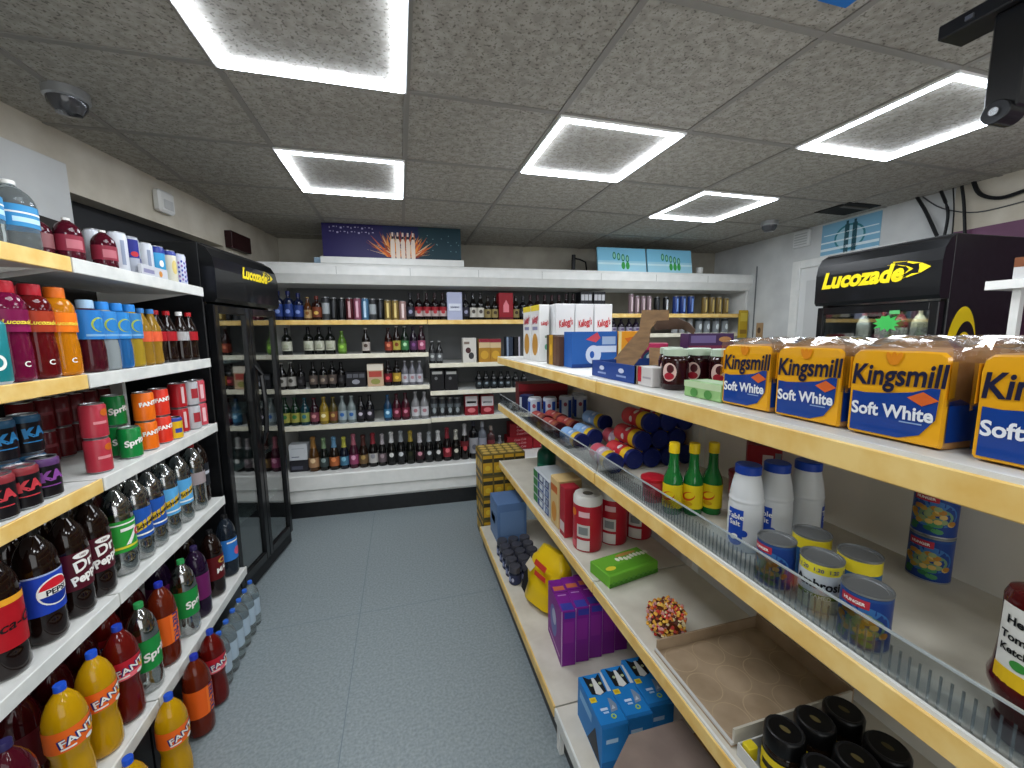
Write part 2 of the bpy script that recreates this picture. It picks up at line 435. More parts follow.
# pale blue poster on the right wall
mb = MB(); mb.M = WR; mb.box(-2.70, -2.25, -.006, -.001, 2.09, 2.385, mat('#7fb3cf', .5))
pm = plane((-2.70, -.0065, 2.09), (1, 0, 0), (0, 0, 1))
for x, y, w, h in ((.0, .0, .45, .05), (.0, .08, .45, .02), (.0, .14, .45, .012), (.02, .2, .42, .008)): mb.rect((lambda u, v, off=0, P=Matrix(WR), q=pm: q(u, v, off)), x, y, x+w, y+h, mat('#dbe9ee', .5), 2)
for x in (.19, .25): mb.rect(pm, x, .03, x+.035, .26, mat('#2a5560', .5), 2); mb.rect(pm, x+.008, .26, x+.027, .285, mat('#2a5560', .5), 2)
mb.ell(pm, .23, .16, .12, .10, mat('#38808f', .5), 24, .0004); mb.ell(pm, .23, .16, .105, .085, mat('#9cc6d6', .5), 24, .0005)
tag(mb.build('wall_poster', smooth=False), 'pale blue poster with two dark bottles high on the right wall', 'poster')
mb = MB(); mb.M = WR; mb.box(-3.32, -3.24, -.01, 0, 1.45, 1.60, mat('#a88a66', .6), .002); mb.ell(plane((-3.28, -.0105, 1.525), (1, 0, 0), (0, 0, 1)), 0, 0, .02, .03, mat('#5b4838', .6))
tag(mb.build('notice'), 'small brown notice on the right wall left of the doorway', 'notice')
mb = MB()
WRp = lambda s, out, z: tuple(WR @ Vector((s, -out, z)))
mb.tube([WRp(-3.36, .008, 1.45), WRp(-3.36, .008, 2.16)], .006, mat('#6a6c6d', .5), 6)
tag(mb.build('conduit'), 'thin grey vertical conduit on the right wall beside the notice', 'pipe')
mb = MB(); mb.box(3.03, 3.33, 2.2, 2.45, CH-.006, CH-.002, mat('#1c1a18', .8)); mb.box(3.06, 3.30, 2.26, 2.29, CH-.012, CH-.006, mat('#5a5650', .6))
tag(mb.build('ceiling_gap', smooth=False), 'dark missing tile gap in the ceiling above the blue wall poster', 'ceiling gap')
mb = MB(); mb.box(1.10, 1.20, .80, .93, CH-.012, CH-.0005, mat('#1c6fc0', .4), .002)
tag(mb.build('ceiling_tag'), 'small bright blue card on the ceiling at the top edge', 'card')
# cables above the right cooler
def cable(pts, r, label, c='#17181a', dx=0):
    m = MB(); P = [Vector(p) + Vector((dx, 0, 0)) for p in pts]; out = []
    for i in range(len(P)-1):
        for k in range(5):
            t = k/5; p0 = P[max(i-1, 0)]; p1 = P[i]; p2 = P[i+1]; p3 = P[min(i+2, len(P)-1)]
            out.append(.5*((2*p1) + (p2-p0)*t + (2*p0-5*p1+4*p2-p3)*t*t + (3*p1-p0-3*p2+p3)*t*t*t))
    out.append(P[-1]); m.tube(out, r, mat(c, .5), 6); tag(m.build('cable'), label, 'cable')
cable([(3.381, 2.023, 2.404), (3.378, 1.962, 2.291), (3.374, 1.886, 2.122)], .010, 'thick black cable dropping to the left corner of the right cooler')
cable([(3.375, 1.894, 2.401), (3.372, 1.844, 2.258), (3.372, 1.848, 2.101)], .009, 'black cable curving down to the left corner of the right cooler')
cable([(3.372, 1.833, 2.399), (3.371, 1.815, 2.262), (3.370, 1.807, 2.092)], .004, 'thin dark cable hanging straight down onto the right cooler')
cable([(3.369, 1.790, 2.396), (3.368, 1.768, 2.278), (3.367, 1.742, 2.066)], .009, 'thick black cable hanging above the middle of the right cooler')
cable([(3.367, 1.740, 2.414), (3.365, 1.699, 2.321), (3.360, 1.608, 2.270), (3.355, 1.506, 2.280)], .011, 'thick black cable sagging along the top of the right wall')
cable([(3.380, 2.006, 2.405), (3.374, 1.888, 2.295), (3.366, 1.712, 2.222), (3.355, 1.501, 2.226)], .004, 'thin grey cable looped loosely across the right wall', '#4c4e50', .02)

# ================================================================== shelving along the left wall
LX = -.93; LZ = [1.757, 1.411, 1.082, .692, .285]; L5 = -.862
def wall_bay(y0, y1, label, strips, s5=LX):
    t = thing('wall_shelving', label, 'shelving', (0, 0, 0))
    xb = -1.335
    MB().box(xb-.012, xb, y0, y1, 0.0, 2.0, mat('#2c2927', .7)).build('back_panel', t, smooth=False)
    for y in (y0+.015, y1-.015):
        MB().box(xb, xb+.05, y-.012, y+.012, 0, 2.0, M_white).build('upright', t, smooth=False)
    for k, z in enumerate(LZ):
        xf = LX if k < 4 else L5
        s = MB().box(xb+.051, xf, y0+.002, y1-.002, z-.022, z, M_shelfw).box(xb+.051, xf-.02, y0+.03, y1-.03, z-.034, z-.022, M_shelfw).build('shelf', t, smooth=False)
        MB().box(xf, xf+.008, y0+.002, y1-.002, z-.04, z+.004, strips[k], .002).build('price_strip', s, smooth=False)
        if k < 4:
            for y in (y0+.03, y1-.03):
                MB().prism([(0, 0), (.30, 0), (.30, -.012), (0, -.07)], (xb+.05, y+.002, z-.022), (1, 0, 0), (0, 0, 1), .004, M_white).build('bracket', t, smooth=False)
    MB().box(xb+.052, L5-.03, y0+.004, y1-.004, 0, LZ[4]-.036, M_black).build('kick_plate', t, smooth=False)
wall_bay(.12, 1.523, 'near bay of the left drinks shelving with yellow price strips', [M_cream, M_cream, M_cream, M_strip, M_strip])
wall_bay(1.526, 2.355, 'far bay of the left drinks shelving with white price strips beside the cooler', [M_strip]*5)

# ================================================================== tall glass-door coolers
M_glass = clear_mat('cooler_glass', '#c4cecd', .78, .03)
M_yel = mat('#f2d21c', .4); M_yel2 = mat('#e8d020', .35)
def swoosh(mb, mp, x, y, s, m):
    """pointed double chevron, tip to the right"""
    def chev(dx, k, th):
        top = [(-.95, .52), (-.35, .44), (.15, .26), (.5, 0)]; n = len(top)
        for a, b in zip(top, top[1:]):
            for sg in (1, -1):
                t0 = th*(.12 + .88*(a[0]+.95)/1.45); t1 = th*(.12 + .88*(b[0]+.95)/1.45)
                q = [(x + s*(dx + k*a[0]), y + s*k*sg*a[1]*.8), (x + s*(dx + k*b[0]), y + s*k*sg*b[1]*.8), (x + s*(dx + k*b[0] - t1), y + s*k*sg*b[1]*.8), (x + s*(dx + k*a[0] - t0*.3), y + s*k*sg*(a[1]*.8 - .10*th))]
                mb.poly(mp, q, m, .002)
    chev(0, 1.0, .42); chev(-.50, .72, .16)
def tall_cooler(label, loc, rz, w, d, h, hd, doors, txt, swirl=False):
    """local front is -Y at y = 0, body goes back to y = d"""
    t = thing('drinks_cooler', label, 'cooler', loc, rz)
    c = MB()
    c.box(-w/2, -w/2+.035, .05, d, 0, h, M_black, .004); c.box(w/2-.035, w/2, .05, d, 0, h, M_black, .004)
    c.box(-w/2+.035, w/2-.035, d-.03, d, 0, h, mat('#a9b0b2', .5)); c.box(-w/2+.035, w/2-.035, .05, d-.03, h-hd, h-.02, M_black); c.box(-w/2+.035, w/2-.035, .05, d-.03, 0, .16, M_black)
    c.box(-w/2+.035, w/2-.035, .05, d-.03, h-.02, h, M_black)
    if swirl:
        sp = plane((w/2, 0, 0), (0, 1, 0), (0, 0, 1))
        c.ell(sp, .17, h-.62, .11, .26, M_yel, 34, .001, 0, PI); c.ell(sp, .195, h-.64, .088, .205, M_black, 34, .002, -.3, PI+.2)
        c.ell(sp, .185, h-.64, .070, .15, M_yel, 30, .003, 0, PI); c.ell(sp, .20, h-.66, .060, .115, M_black, 30, .004, -.3, PI+.3)
    c.build('cabinet', t, smooth=False)
    hb = MB(); pr = [(.05, h-hd), (-.005, h-hd), (-.02, h-hd+.02), (-.022, h-.13), (-.012, h-.07), (.015, h-.025), (.05, h-.005)]
    hb.prism([(p[0], p[1]) for p in pr], (w/2, 0, 0), (0, 1, 0), (0, 0, 1), -w, M_blackm)
    hp = plane((-w/2, -.0225, h-hd), (1, 0, 0), (0, 0, 1))
    for u, v, sz in txt: hb.text(hp, 'Lucozade', u, v, sz, M_yel2, rot=.0, shear=.22, bold=.045, sx=.90, off=.002)
    u, v, sz = txt[0]; swoosh(hb, hp, u + sz*2.22, v+.008, sz*.92, M_yel2)
    hb.build('header', t, smooth=False)
    for k in range(4):
        z = .42 + k*(h-hd-.42)/4
        MB().box(-w/2+.04, w/2-.04, .09, d-.05, z, z+.012, mat('#c9cdcc', .4)).box(-w/2+.04, w/2-.04, .075, .09, z-.012, z+.02, mat('#dcdedc', .4)).build('shelf', t, smooth=False)
    dw = (w - .01)/doors
    for k in range(doors):
        x0 = -w/2 + .005 + k*dw; x1 = x0 + dw - .004; z0 = .10; z1 = h-hd-.012; f = .04
        fr = MB(); fr.box(x0, x0+f, .004, .045, z0, z1, M_blackm, .004); fr.box(x1-f, x1, .004, .045, z0, z1, M_blackm, .004)
        fr.box(x0+f, x1-f, .004, .045, z1-f*1.1, z1, M_blackm, .004); fr.box(x0+f, x1-f, .004, .045, z0, z0+f*1.3, M_blackm, .004)
        fo = fr.build('door', t, smooth=False)
        MB().box(x0+f-.004, x1-f+.004, .02, .026, z0+f, z1-f, M_glass).build('pane', fo, smooth=False)
        hx = (x0+.022) if k == doors-1 and doors > 1 else (x1-.022)
        if k == doors-1:
            MB().tube([(hx, .004, z0+.75), (hx, -.025, z0+.82), (hx, -.035, z0+1.0), (hx, -.025, z0+1.18), (hx, .004, z0+1.25)], .015, M_blackm, 8).build('handle', fo)
    MB().box(-w/2+.01, w/2-.01, .02, .05, .02, .095, mat('#18191b', .5)).build('kick_grille', t, smooth=False)
    return t
a = math.atan2(.155, .988)
tall_cooler('tall black two-door glass drinks cooler beside the left shelving', (-.868, 2.80, 0), PI/2 - a, .70, .60, 2.0, .30, 2, [(.40, .185, .085)])
tall_cooler('black glass-door drinks cooler behind the bread against the right wall', (2.65, 1.755, 0), -PI/2 - .04, .66, .60, 2.0, .32, 1, [(.268, .155, .130)], True)

# ================================================================== long open-fronted cooler across the back
RC = -.036                       # it stands slightly turned
CB = frame_matrix((0, 3.54, 0), (1, RC))
SEC = [(-1.0, .228), (.232, 1.74), (1.744, 3.46)]
SECZ = [[1.635, 1.36, 1.08, .775], [1.635, 1.262, 1.02, .782], [1.69, 1.50, 1.2, .93]]
M_inner = mat('#77797a', .6)
t = thing('open_display_cooler', 'long white open-fronted display cooler along the back wall full of bottles', 'cooler')
t.matrix_world = CB
MB().box(-1.0, 3.5, .60, .64, .1, 2.06, M_inner).build('back_panel', t, smooth=False)
for x0, x1 in ((-1.05, -1.001), (3.465, 3.53)):
    MB().prism([(.0, .0), (.64, 0), (.64, 2.08), (.05, 2.08), (.05, .5), (-.0, .42)], (x1, 0, 0), (0, 1, 0), (0, 0, 1), -(x1-x0), M_white).build('end_panel', t, smooth=False)
cn = MB(); cn.prism([(0, 1.985), (-.01, 2.0), (-.01, 2.062), (.0, 2.085), (.64, 2.085), (.64, 2.0), (.30, 1.955), (.26, 1.915), (.03, 1.93)], (3.53, 0, 0), (0, 1, 0), (0, 0, 1), -4.58, M_white)
for k in range(9): cn.box(-1.04 + k*.57, -1.036 + k*.57, -.0115, -.009, 2.0, 2.062, mat('#a9aaa6', .5))
cn.build('canopy', t, smooth=False)
dk = MB()
dk.prism([(-.0, .13), (-.012, .15), (-.012, .235), (-.03, .25), (-.03, .362), (-.02, .372), (.6, .372), (.6, .13)], (3.46, 0, 0), (0, 1, 0), (0, 0, 1), -4.46, M_white)
dk.build('front_deck', t, smooth=False)
MB().box(-1.0, 3.46, .0, .6, 0, .128, M_black).build('plinth', t, smooth=False)
for (x0, x1), zs in zip(SEC, SECZ):
    for k, z in enumerate(zs):
        s = MB().box(x0, x1, .02, .598, z-.02, z, M_shelfw).build('shelf', t, smooth=False)
        MB().box(x0, x1, .008, .02, z-.032, z+.006, M_cream if k == 0 else noisy('price_strip_cream', '#d8d3bd', '#e5e1cd', 14, .45, 6), .002).build('price_strip', s, smooth=False)
for x in (.23, 1.742):
    MB().box(x-.018, x+.018, .57, .599, .375, 1.95, mat('#8d8f8e', .5)).build('upright', t, smooth=False)

# ================================================================== grocery gondola on the right
GX = .65; GZ = [1.364, 1.036, .62]; BX = .50; BZ = .145; GB = 1.075
M_back = noisy('gondola_panel', '#dedad0', '#e8e4da', 5, .6)
M_clear = clear_mat('clear_riser', '#eef2f4', .93, .05); M_rib = clear_mat('riser_rib', '#dfe5e8', .55, .25)
def gondola_bay(y0, y1, label, base_strip, end=False, near=False):
    t = thing('gondola_shelving', label, 'shelving')
    MB().box(GB, GB+.02, y0, y1, 0, 1.30, M_back).build('back_panel', t, smooth=False)
    for y in (y0, y1-.03):
        MB().box(GB-.03, GB-.001, y, y+.03, .0, 1.33, M_white).build('upright', t, smooth=False)
    for k, z in enumerate(GZ):
        xb = GB - .031 if k else 1.47
        s = MB(); s.box(GX, xb, y0+.002, y1-.002, z-.025, z, M_shelf if k else M_shelfw); s.box(GX+.02, xb-.03, y0+.03, y1-.03, z-.034, z-.025, M_shelf)
        so = s.build('shelf', t, smooth=False)
        MB().box(GX-.010, GX, y0+.002, y1-.002, z-.046, z-.004, M_cream, .002).box(GX-.006, GX, y0+.002, y1-.002, z-.004, z+.003, M_white).build('price_strip', so, smooth=False)
        if k:
            for y in (y0+.03, y1-.034):
                MB().prism([(0, 0), (.30, 0), (.30, .012), (0, .08)], (GB-.031, y, z-.026), (-1, 0, 0), (0, 0, -1), .004, M_white).build('bracket', t, smooth=False)
        if k == 1:
            r = MB(); x = GX + .002
            r.box(x, x+.002, y0+.004, y1-.004, z+.001, z+.066, M_clear)
            if near or True:
                n = int((y1-y0)/.011)
                for q in range(n):
                    y = y0 + .006 + q*.011
                    r.box(x+.002, x+.003, y, y+.0028, z+.002, z+.048, M_rib)
            r.box(x-.001, x+.003, y0+.004, y1-.004, z+.066, z+.069, mat('#aab2b4', .25))
            r.build('riser', t, smooth=False)
    b = MB().box(BX, GB-.031, y0+.002, y1-.002, BZ-.02, BZ, M_shelf).build('base_deck', t, smooth=False)
    MB().box(BX-.008, BX, y0+.002, y1-.002, BZ-.045, BZ+.002, base_strip, .002).build('price_strip', b, smooth=False)
    MB().box(BX+.015, BX+.03, y0+.002, y1-.002, .0, BZ-.02, M_black).build('kick_plate', t, smooth=False)
    if near:
        for y in (y1-.05, y0+.02):
            MB().box(BX-.004, BX+.012, y, y+.03, 0, BZ-.02, M_white).build('foot', t, smooth=False)
    MB().box(GB+.021, 1.47, y0, y1, .0, .12, M_shelf).build('rear_deck', t, smooth=False)
gondola_bay(1.252, 2.72, 'far bay of the yellow-edged grocery shelving, next to the back cooler', M_cream)
gondola_bay(-.35, 1.249, 'near bay of the yellow-edged grocery shelving holding the bread', M_strip, near=True)

# ================================================================== drinks on the left shelving
PET = lambda c, tr=.35: mat(c, .08, trans=tr, ior=1.25, coat=.3)
CLR = clear_mat('clear_bottle_plastic', '#c9d2d0', .66, .10)
WAT = mat('#dfe9ea', .04, trans=.9, ior=1.2)
COLA = mat('#170a07', .1, coat=.4); RED_D = mat('#4a0d10', .12, coat=.4)
W_ = mat('#f0efe9', .4); K_ = mat('#121214', .4); NAVY = mat('#1b2260', .4)
def art_txt(st, sz, col, v=.45, rot=0, shear=0, bold=.02, sx=1.0, u=0, more=None):
    def f(mb, mp, h, r):
        mb.text(mp, st, u*r, v*h, sz, col, rot=rot, shear=shear, bold=bold, sx=sx)
        if more: more(mb, mp, h, r)
    return f
def art_pepsi(mb, mp, h, r):
    mb.ell(mp, 0, .45*h, .040, .040, W_, 28, .0006)
    mb.ell(mp, 0, .45*h, .036, .036, mat('#d01f2e', .4), 20, .0009, .25, PI-.25); mb.ell(mp, 0, .45*h, .036, .036, mat('#12308f', .4), 20, .0009, PI+.25, 2*PI-.25)
    mb.rect(mp, -.038, .45*h-.0095, .038, .45*h+.0095, W_, 8, .0011); mb.text(mp, 'PEPSI', 0, .45*h, .021, mat('#101222', .4), bold=.03, off=.0016)
def art_drp(mb, mp, h, r):
    mb.ell(mp, -.01, .585*h, .022, .009, W_, 20); mb.text(mp, '1885', -.01, .585*h, .009, mat('#5a1024', .4), off=.0015)
    mb.text(mp, 'Dr', -.010, .50*h, .046, W_, rot=.28, shear=.15, bold=.03); mb.text(mp, 'Pepper', .0, .395*h, .036, W_, rot=.34, shear=.15, bold=.045, sx=.85)
def art_7up(mb, mp, h, r):
    mb.rect(mp, -.06, .572*h, .06, .588*h, W_, 10)
    mb.rect(mp, -.032, .50*h, .016, .535*h, W_, 6, .0010)
    for q in range(5): mb.poly(mp, [(-.022 + .0065*q, (.345 + .032*q)*h), (-.008 + .0065*q, (.345 + .032*q)*h), (-.0015 + .0065*q, (.377 + .032*q)*h), (-.0155 + .0065*q, (.377 + .032*q)*h)], W_, .0010 + .00002*q)
    mb.ell(mp, .024, .455*h, .015, .015, mat('#d4182c', .4), 20, .0016); mb.text(mp, 'UP', .024, .455*h, .014, W_, bold=.03, off=.0022)
    mb.rect(mp, -.06, .31*h, .06, .335*h, mat('#d8d23a', .4), 8)
def art_schw(mb, mp, h, r):
    Y_ = mat('#d9b32b', .4)
    for i in range(8):
        u0 = -.075 + i*.01875; u1 = u0 + .01875; a = .36
        mb.poly(mp, [(u0, .45*h + a*u0 - .016), (u1, .45*h + a*u1 - .016), (u1, .45*h + a*u1 + .016), (u0, .45*h + a*u0 + .016)], Y_, .0007)
    mb.text(mp, 'Schweppes', 0, .45*h, .021, K_, rot=math.atan(.36), bold=.03, off=.0016)
    mb.rect(mp, -.07, .305*h, .07, .325*h, W_, 10)
def art_fanta(mb, mp, h, r):
    vv = {'curvy': .575}.get('curvy') * h
    mb.ell(mp, .024, vv-.004, .016, .013, mat('#f6b21a', .4), 18, .0007)
    mb.text(mp, 'FANTA', -.004, vv+.003, .031, mat('#20246e', .4), rot=.18, bold=.07, off=.0010); mb.text(mp, 'FANTA', -.004, vv+.003, .030, W_, rot=.18, bold=.02, off=.0017)
    mb.rect(mp, -.05, .50*h, -.02, .515*h, W_, 4); mb.ell(mp, .01, .495*h, .011, .006, W_, 14)
def art_sprite(mb, mp, h, r):
    mb.text(mp, 'Sprite', 0, .45*h, .040, W_, rot=.2, shear=.2, bold=.035); mb.ell(mp, .03, .515*h, .010, .007, mat('#e7df3c', .4), 14)
def art_irn(mb, mp, h, r):
    mb.rect(mp, -.016, .28*h, .022, .61*h, mat('#f6772a', .4), 4); mb.text(mp, 'IRN-BRU', .004, .445*h, .030, mat('#1d2a72', .4), rot=PI/2, bold=.05)
def art_coke(mb, mp, h, r):
    mb.text(mp, 'Coca-Cola', 0, .43*h, .034, K_, rot=.1, shear=.3, bold=.015)
def art_vimto(mb, mp, h, r):
    mb.text(mp, 'Vimto', 0, .45*h, .032, mat('#e8c33a', .4), rot=.2, bold=.03); mb.rect(mp, -.05, .32*h, .05, .37*h, mat('#e6a72e', .4), 8)
def art_cherry(mb, mp, h, r):
    mb.text(mp, 'MAX', 0, .42*h, .032, W_, rot=.2, shear=.2, bold=.03); mb.ell(mp, 0, .54*h, .022, .013, mat('#c9a84a', .4)); mb.ell(mp, .0, .54*h, .013, .008, mat('#7b1220', .4), 18, .0012)
def art_luco(mb, mp, h, r):
    mb.text(mp, 'Lucozade', 0, .60*h, .016, mat('#f3d94a', .4), rot=0, shear=.2, bold=.03)
def body_luco(mb, mp, h, r): mb.text(mp, 'C', .004, .18*h, .02, W_, bold=.02, off=.0012)
def art_sportb(mb, mp, h, r):
    mb.ell(mp, .006, .66*h, .022, .024, mat('#a8b84a', .4), 20, .0007); mb.ell(mp, .009, .655*h, .0195, .0215, mat('#2f7fc0', .4), 20, .0011); mb.rect(mp, -.03, .50*h, .03, .53*h, mat('#7fb0d8', .4), 6)
BIG = .0445; BH = .325
def soda(body, cap, lab, art, shape='soda', h=BH, r=BIG, bands=None, labels=None): return bottle('soda_bottle', shape, h, r, body, cap, lab, art, 24, bands, labels=labels, bodyart=body_luco if art is art_luco else None)
SODA = {
 'cola':   ('two-litre cola bottle with red label and gold band', soda(COLA, K_, mat('#a8141f', .4), art_coke, bands=[(.59, mat('#e8a32c', .4))], labels=(.24, .64))),
 'pepsi':  ('two-litre cola bottle with bright blue label and round emblem', soda(COLA, K_, mat('#1c3fae', .4), art_pepsi, bands=[(.605, mat('#9fb0d8', .4))])),
 'drp':    ('two-litre dark bottle with maroon label and slanted white lettering', soda(COLA, K_, mat('#4d0f20', .4), art_drp)),
 'sevenup':('two-litre clear lemonade bottle with green and white label', soda(CLR, mat('#3d423c', .4), mat('#2f9a3a', .4), art_7up)),
 'schw':   ('two-litre clear bottle with royal blue label and yellow diagonal band', soda(CLR, mat('#37393a', .4), mat('#2456ac', .4), art_schw)),
 'schl':   ('two-litre clear bottle with sky blue label and yellow diagonal band', soda(CLR, mat('#37393a', .4), mat('#58a5d8', .4), art_schw)),
 'pinkc':  ('two-litre clear bottle with red cap and narrow pale label', soda(CLR, mat('#8d1e24', .4), mat('#9b8f90', .4), None, labels=(.40, .58))),
 'blackl': ('two-litre dark bottle with black and white label', soda(COLA, K_, mat('#23262c', .4), art_txt('COLA', .02, W_, .5) if False else None, bands=[(.45, mat('#b9bcc4', .4)), (.5, mat('#23262c', .4))])),
 'vimto':  ('big purple-red cordial bottle with yellow-lettered label', soda(PET('#4a0b1c', .2), mat('#2a2450', .4), mat('#5a0d26', .4), art_vimto)),
 'fanta':  ('two-litre yellow orangeade bottle with orange label and blue cap', soda(PET('#d9a70f'), mat('#1f4fc0', .35), mat('#ee6a1f', .4), art_fanta, 'curvy')),
 'fantar': ('two-litre red fruit soda bottle with red label and blue cap', soda(PET('#6d1410', .3), mat('#1f3fa8', .35), mat('#c8283a', .4), art_fanta, 'curvy', bands=[(.48, mat('#f0707c', .4)), (.53, mat('#b81f2f', .4))])),
 'sprite': ('two-litre clear lemonade bottle with green label and green cap', soda(CLR, mat('#2c8a4a', .35), mat('#1c8a3e', .4), art_sprite)),
 'irn':    ('two-litre orange-brown soda bottle with orange label and blue upright lettering', soda(PET('#6e2410', .3), mat('#2030a0', .35), mat('#e8621c', .4), art_irn)),
 'maroon': ('two-litre dark red soda bottle with no visible label', soda(PET('#3a0a0e', .2), mat('#20224a', .4), mat('#4a1018', .4), None)),
 'purple': ('two-litre dark purple bottle with magenta label', soda(PET('#22102c', .2), mat('#2a2048', .4), mat('#6a1c5a', .4), art_txt('GRAPE', .01, W_, .5) if False else None)),
 'cherry': ('dark cherry cola bottle with dark red label and gold crest', soda(COLA, K_, mat('#5c1016', .4), art_cherry)),
 'bluew':  ('big dark bottle with bright blue and pink label', soda(PET('#2a3440', .5), K_, mat('#2f78c8', .4), lambda mb, mp, h, r: (mb.ell(mp, .0, .40*h, .02, .022, mat('#d85a78', .4)), mb.rect(mp, -.05, .56*h, .05, .585*h, W_, 8)))),
 'lucop':  ('magenta energy drink bottle with red cap', soda(PET('#7a1440'), mat('#b01c2a', .4), mat('#8a1850', .4), art_luco, 'sport', .262, .040, bands=[(.55, mat('#7a1046', .4))])),
 'lucor':  ('dark red energy drink bottle with red cap and yellow lettering', soda(PET('#6e1418'), mat('#b01c2a', .4), mat('#a83a20', .4), art_luco, 'sport', .262, .040)),
 'lucoo':  ('orange energy drink bottle with orange cap', soda(PET('#e08a12'), mat('#e2701c', .4), mat('#ef7a18', .4), art_luco, 'sport', .262, .040)),
 'dsport': ('dark sports drink bottle with blue-grey cap', soda(PET('#2a1a24', .2), mat('#5e7488', .4), mat('#2b4a5a', .4), art_sportb, 'sport', .232, .034)),
 'bsport': ('maroon sports drink bottle with blue sleeve and pale blue cap', soda(PET('#4a1420', .2), mat('#9fc0dc', .4), mat('#2a7ac4', .4), art_sportb, 'sport', .235, .038, labels=(.46, .86))),
 'psport': ('pale sports drink bottle with blue sleeve and blue cap', soda(PET('#a9b2b4', .4), mat('#2b86d8', .4), mat('#3a8ad0', .4), art_sportb, 'sport', .235, .034, labels=(.46, .86))),
 'csport': ('bright blue sports drink bottle with blue cap', soda(PET('#2a6aa8', .3), mat('#2b86d8', .4), mat('#2f86cc', .4), art_sportb, 'sport', .235, .034, labels=(.46, .86))),
 'ysport': ('yellow sports drink bottle with blue sleeve', soda(PET('#b89a30', .3), mat('#2b86d8', .4), mat('#3a80b8', .4), art_sportb, 'sport', .235, .034, labels=(.46, .86))),
 'smallo': ('small golden soda bottle with orange label', soda(PET('#a8802a', .3), mat('#3a78b8', .4), mat('#e0603a', .4), None, 'coke', .225, .031)),
 'smallc': ('small cola bottle with red cap and red label', soda(COLA, mat('#b01820', .4), mat('#a81a24', .4), None, 'coke', .225, .031)),
 'smallw': ('small cola bottle with white cap and silver label', soda(COLA, mat('#d8d8d6', .4), mat('#a9a8a8', .4), None, 'coke', .225, .031)),
 'teal':   ('teal drinks can with pink and white print', can('drink_can', .16, .033, mat('#1e7f86', .35), art=lambda mb, mp, h, r: (mb.ell(mp, .0, .35*h, .016, .02, W_), mb.ell(mp, .0, .35*h, .009, .012, mat('#1e7f86', .4), 20, .0012), mb.ell(mp, -.005, .75*h, .014, .012, mat('#d8627a', .4))))),
 'water':  ('large clear water bottle with blue label and white cap', soda(WAT, W_, mat('#3a8fc4', .4), lambda mb, mp, h, r: (mb.rect(mp, -.06, .52*h, .06, .545*h, W_, 10), mb.rect(mp, -.02, .40*h, .045, .47*h, mat('#bfe0ee', .4), 8)), 'soda', .185, .047, labels=(.34, .64))),
 'berry':  ('small dark red squash bottle with white cap', soda(PET('#4e1020', .2), W_, mat('#8a2a3c', .4), lambda mb, mp, h, r: mb.rect(mp, -.02, .3*h, .02, .5*h, mat('#b86a74', .4), 5), 'soda', .135, .033, labels=(.24, .6))),
 'berryk': ('small dark red squash bottle with dark cap', soda(PET('#4e1824', .2), K_, mat('#8a5a5c', .4), None, 'soda', .12, .032)),
 'minew':  ('small clear water bottle with blue cap', soda(WAT, mat('#2f62c0', .35), mat('#a9bccb', .4), None, 'soda', .25, .036)),
}
for k_ in ('cola',): pass
def kacan(c1, c2): return can('drink_can', .115, .033, mat('#141318', .3), bands=[(.80, c2), (.86, c2)], art=lambda mb, mp, h, r: (mb.text(mp, 'KA', .006, .56*h, .036, c1, rot=.12, bold=.06), mb.rect(mp, -.02, .30*h, .024, .325*h, c1, 4), mb.rect(mp, -.062, .15*h, -.028, .62*h, mat('#8d9094', .4), 4)))
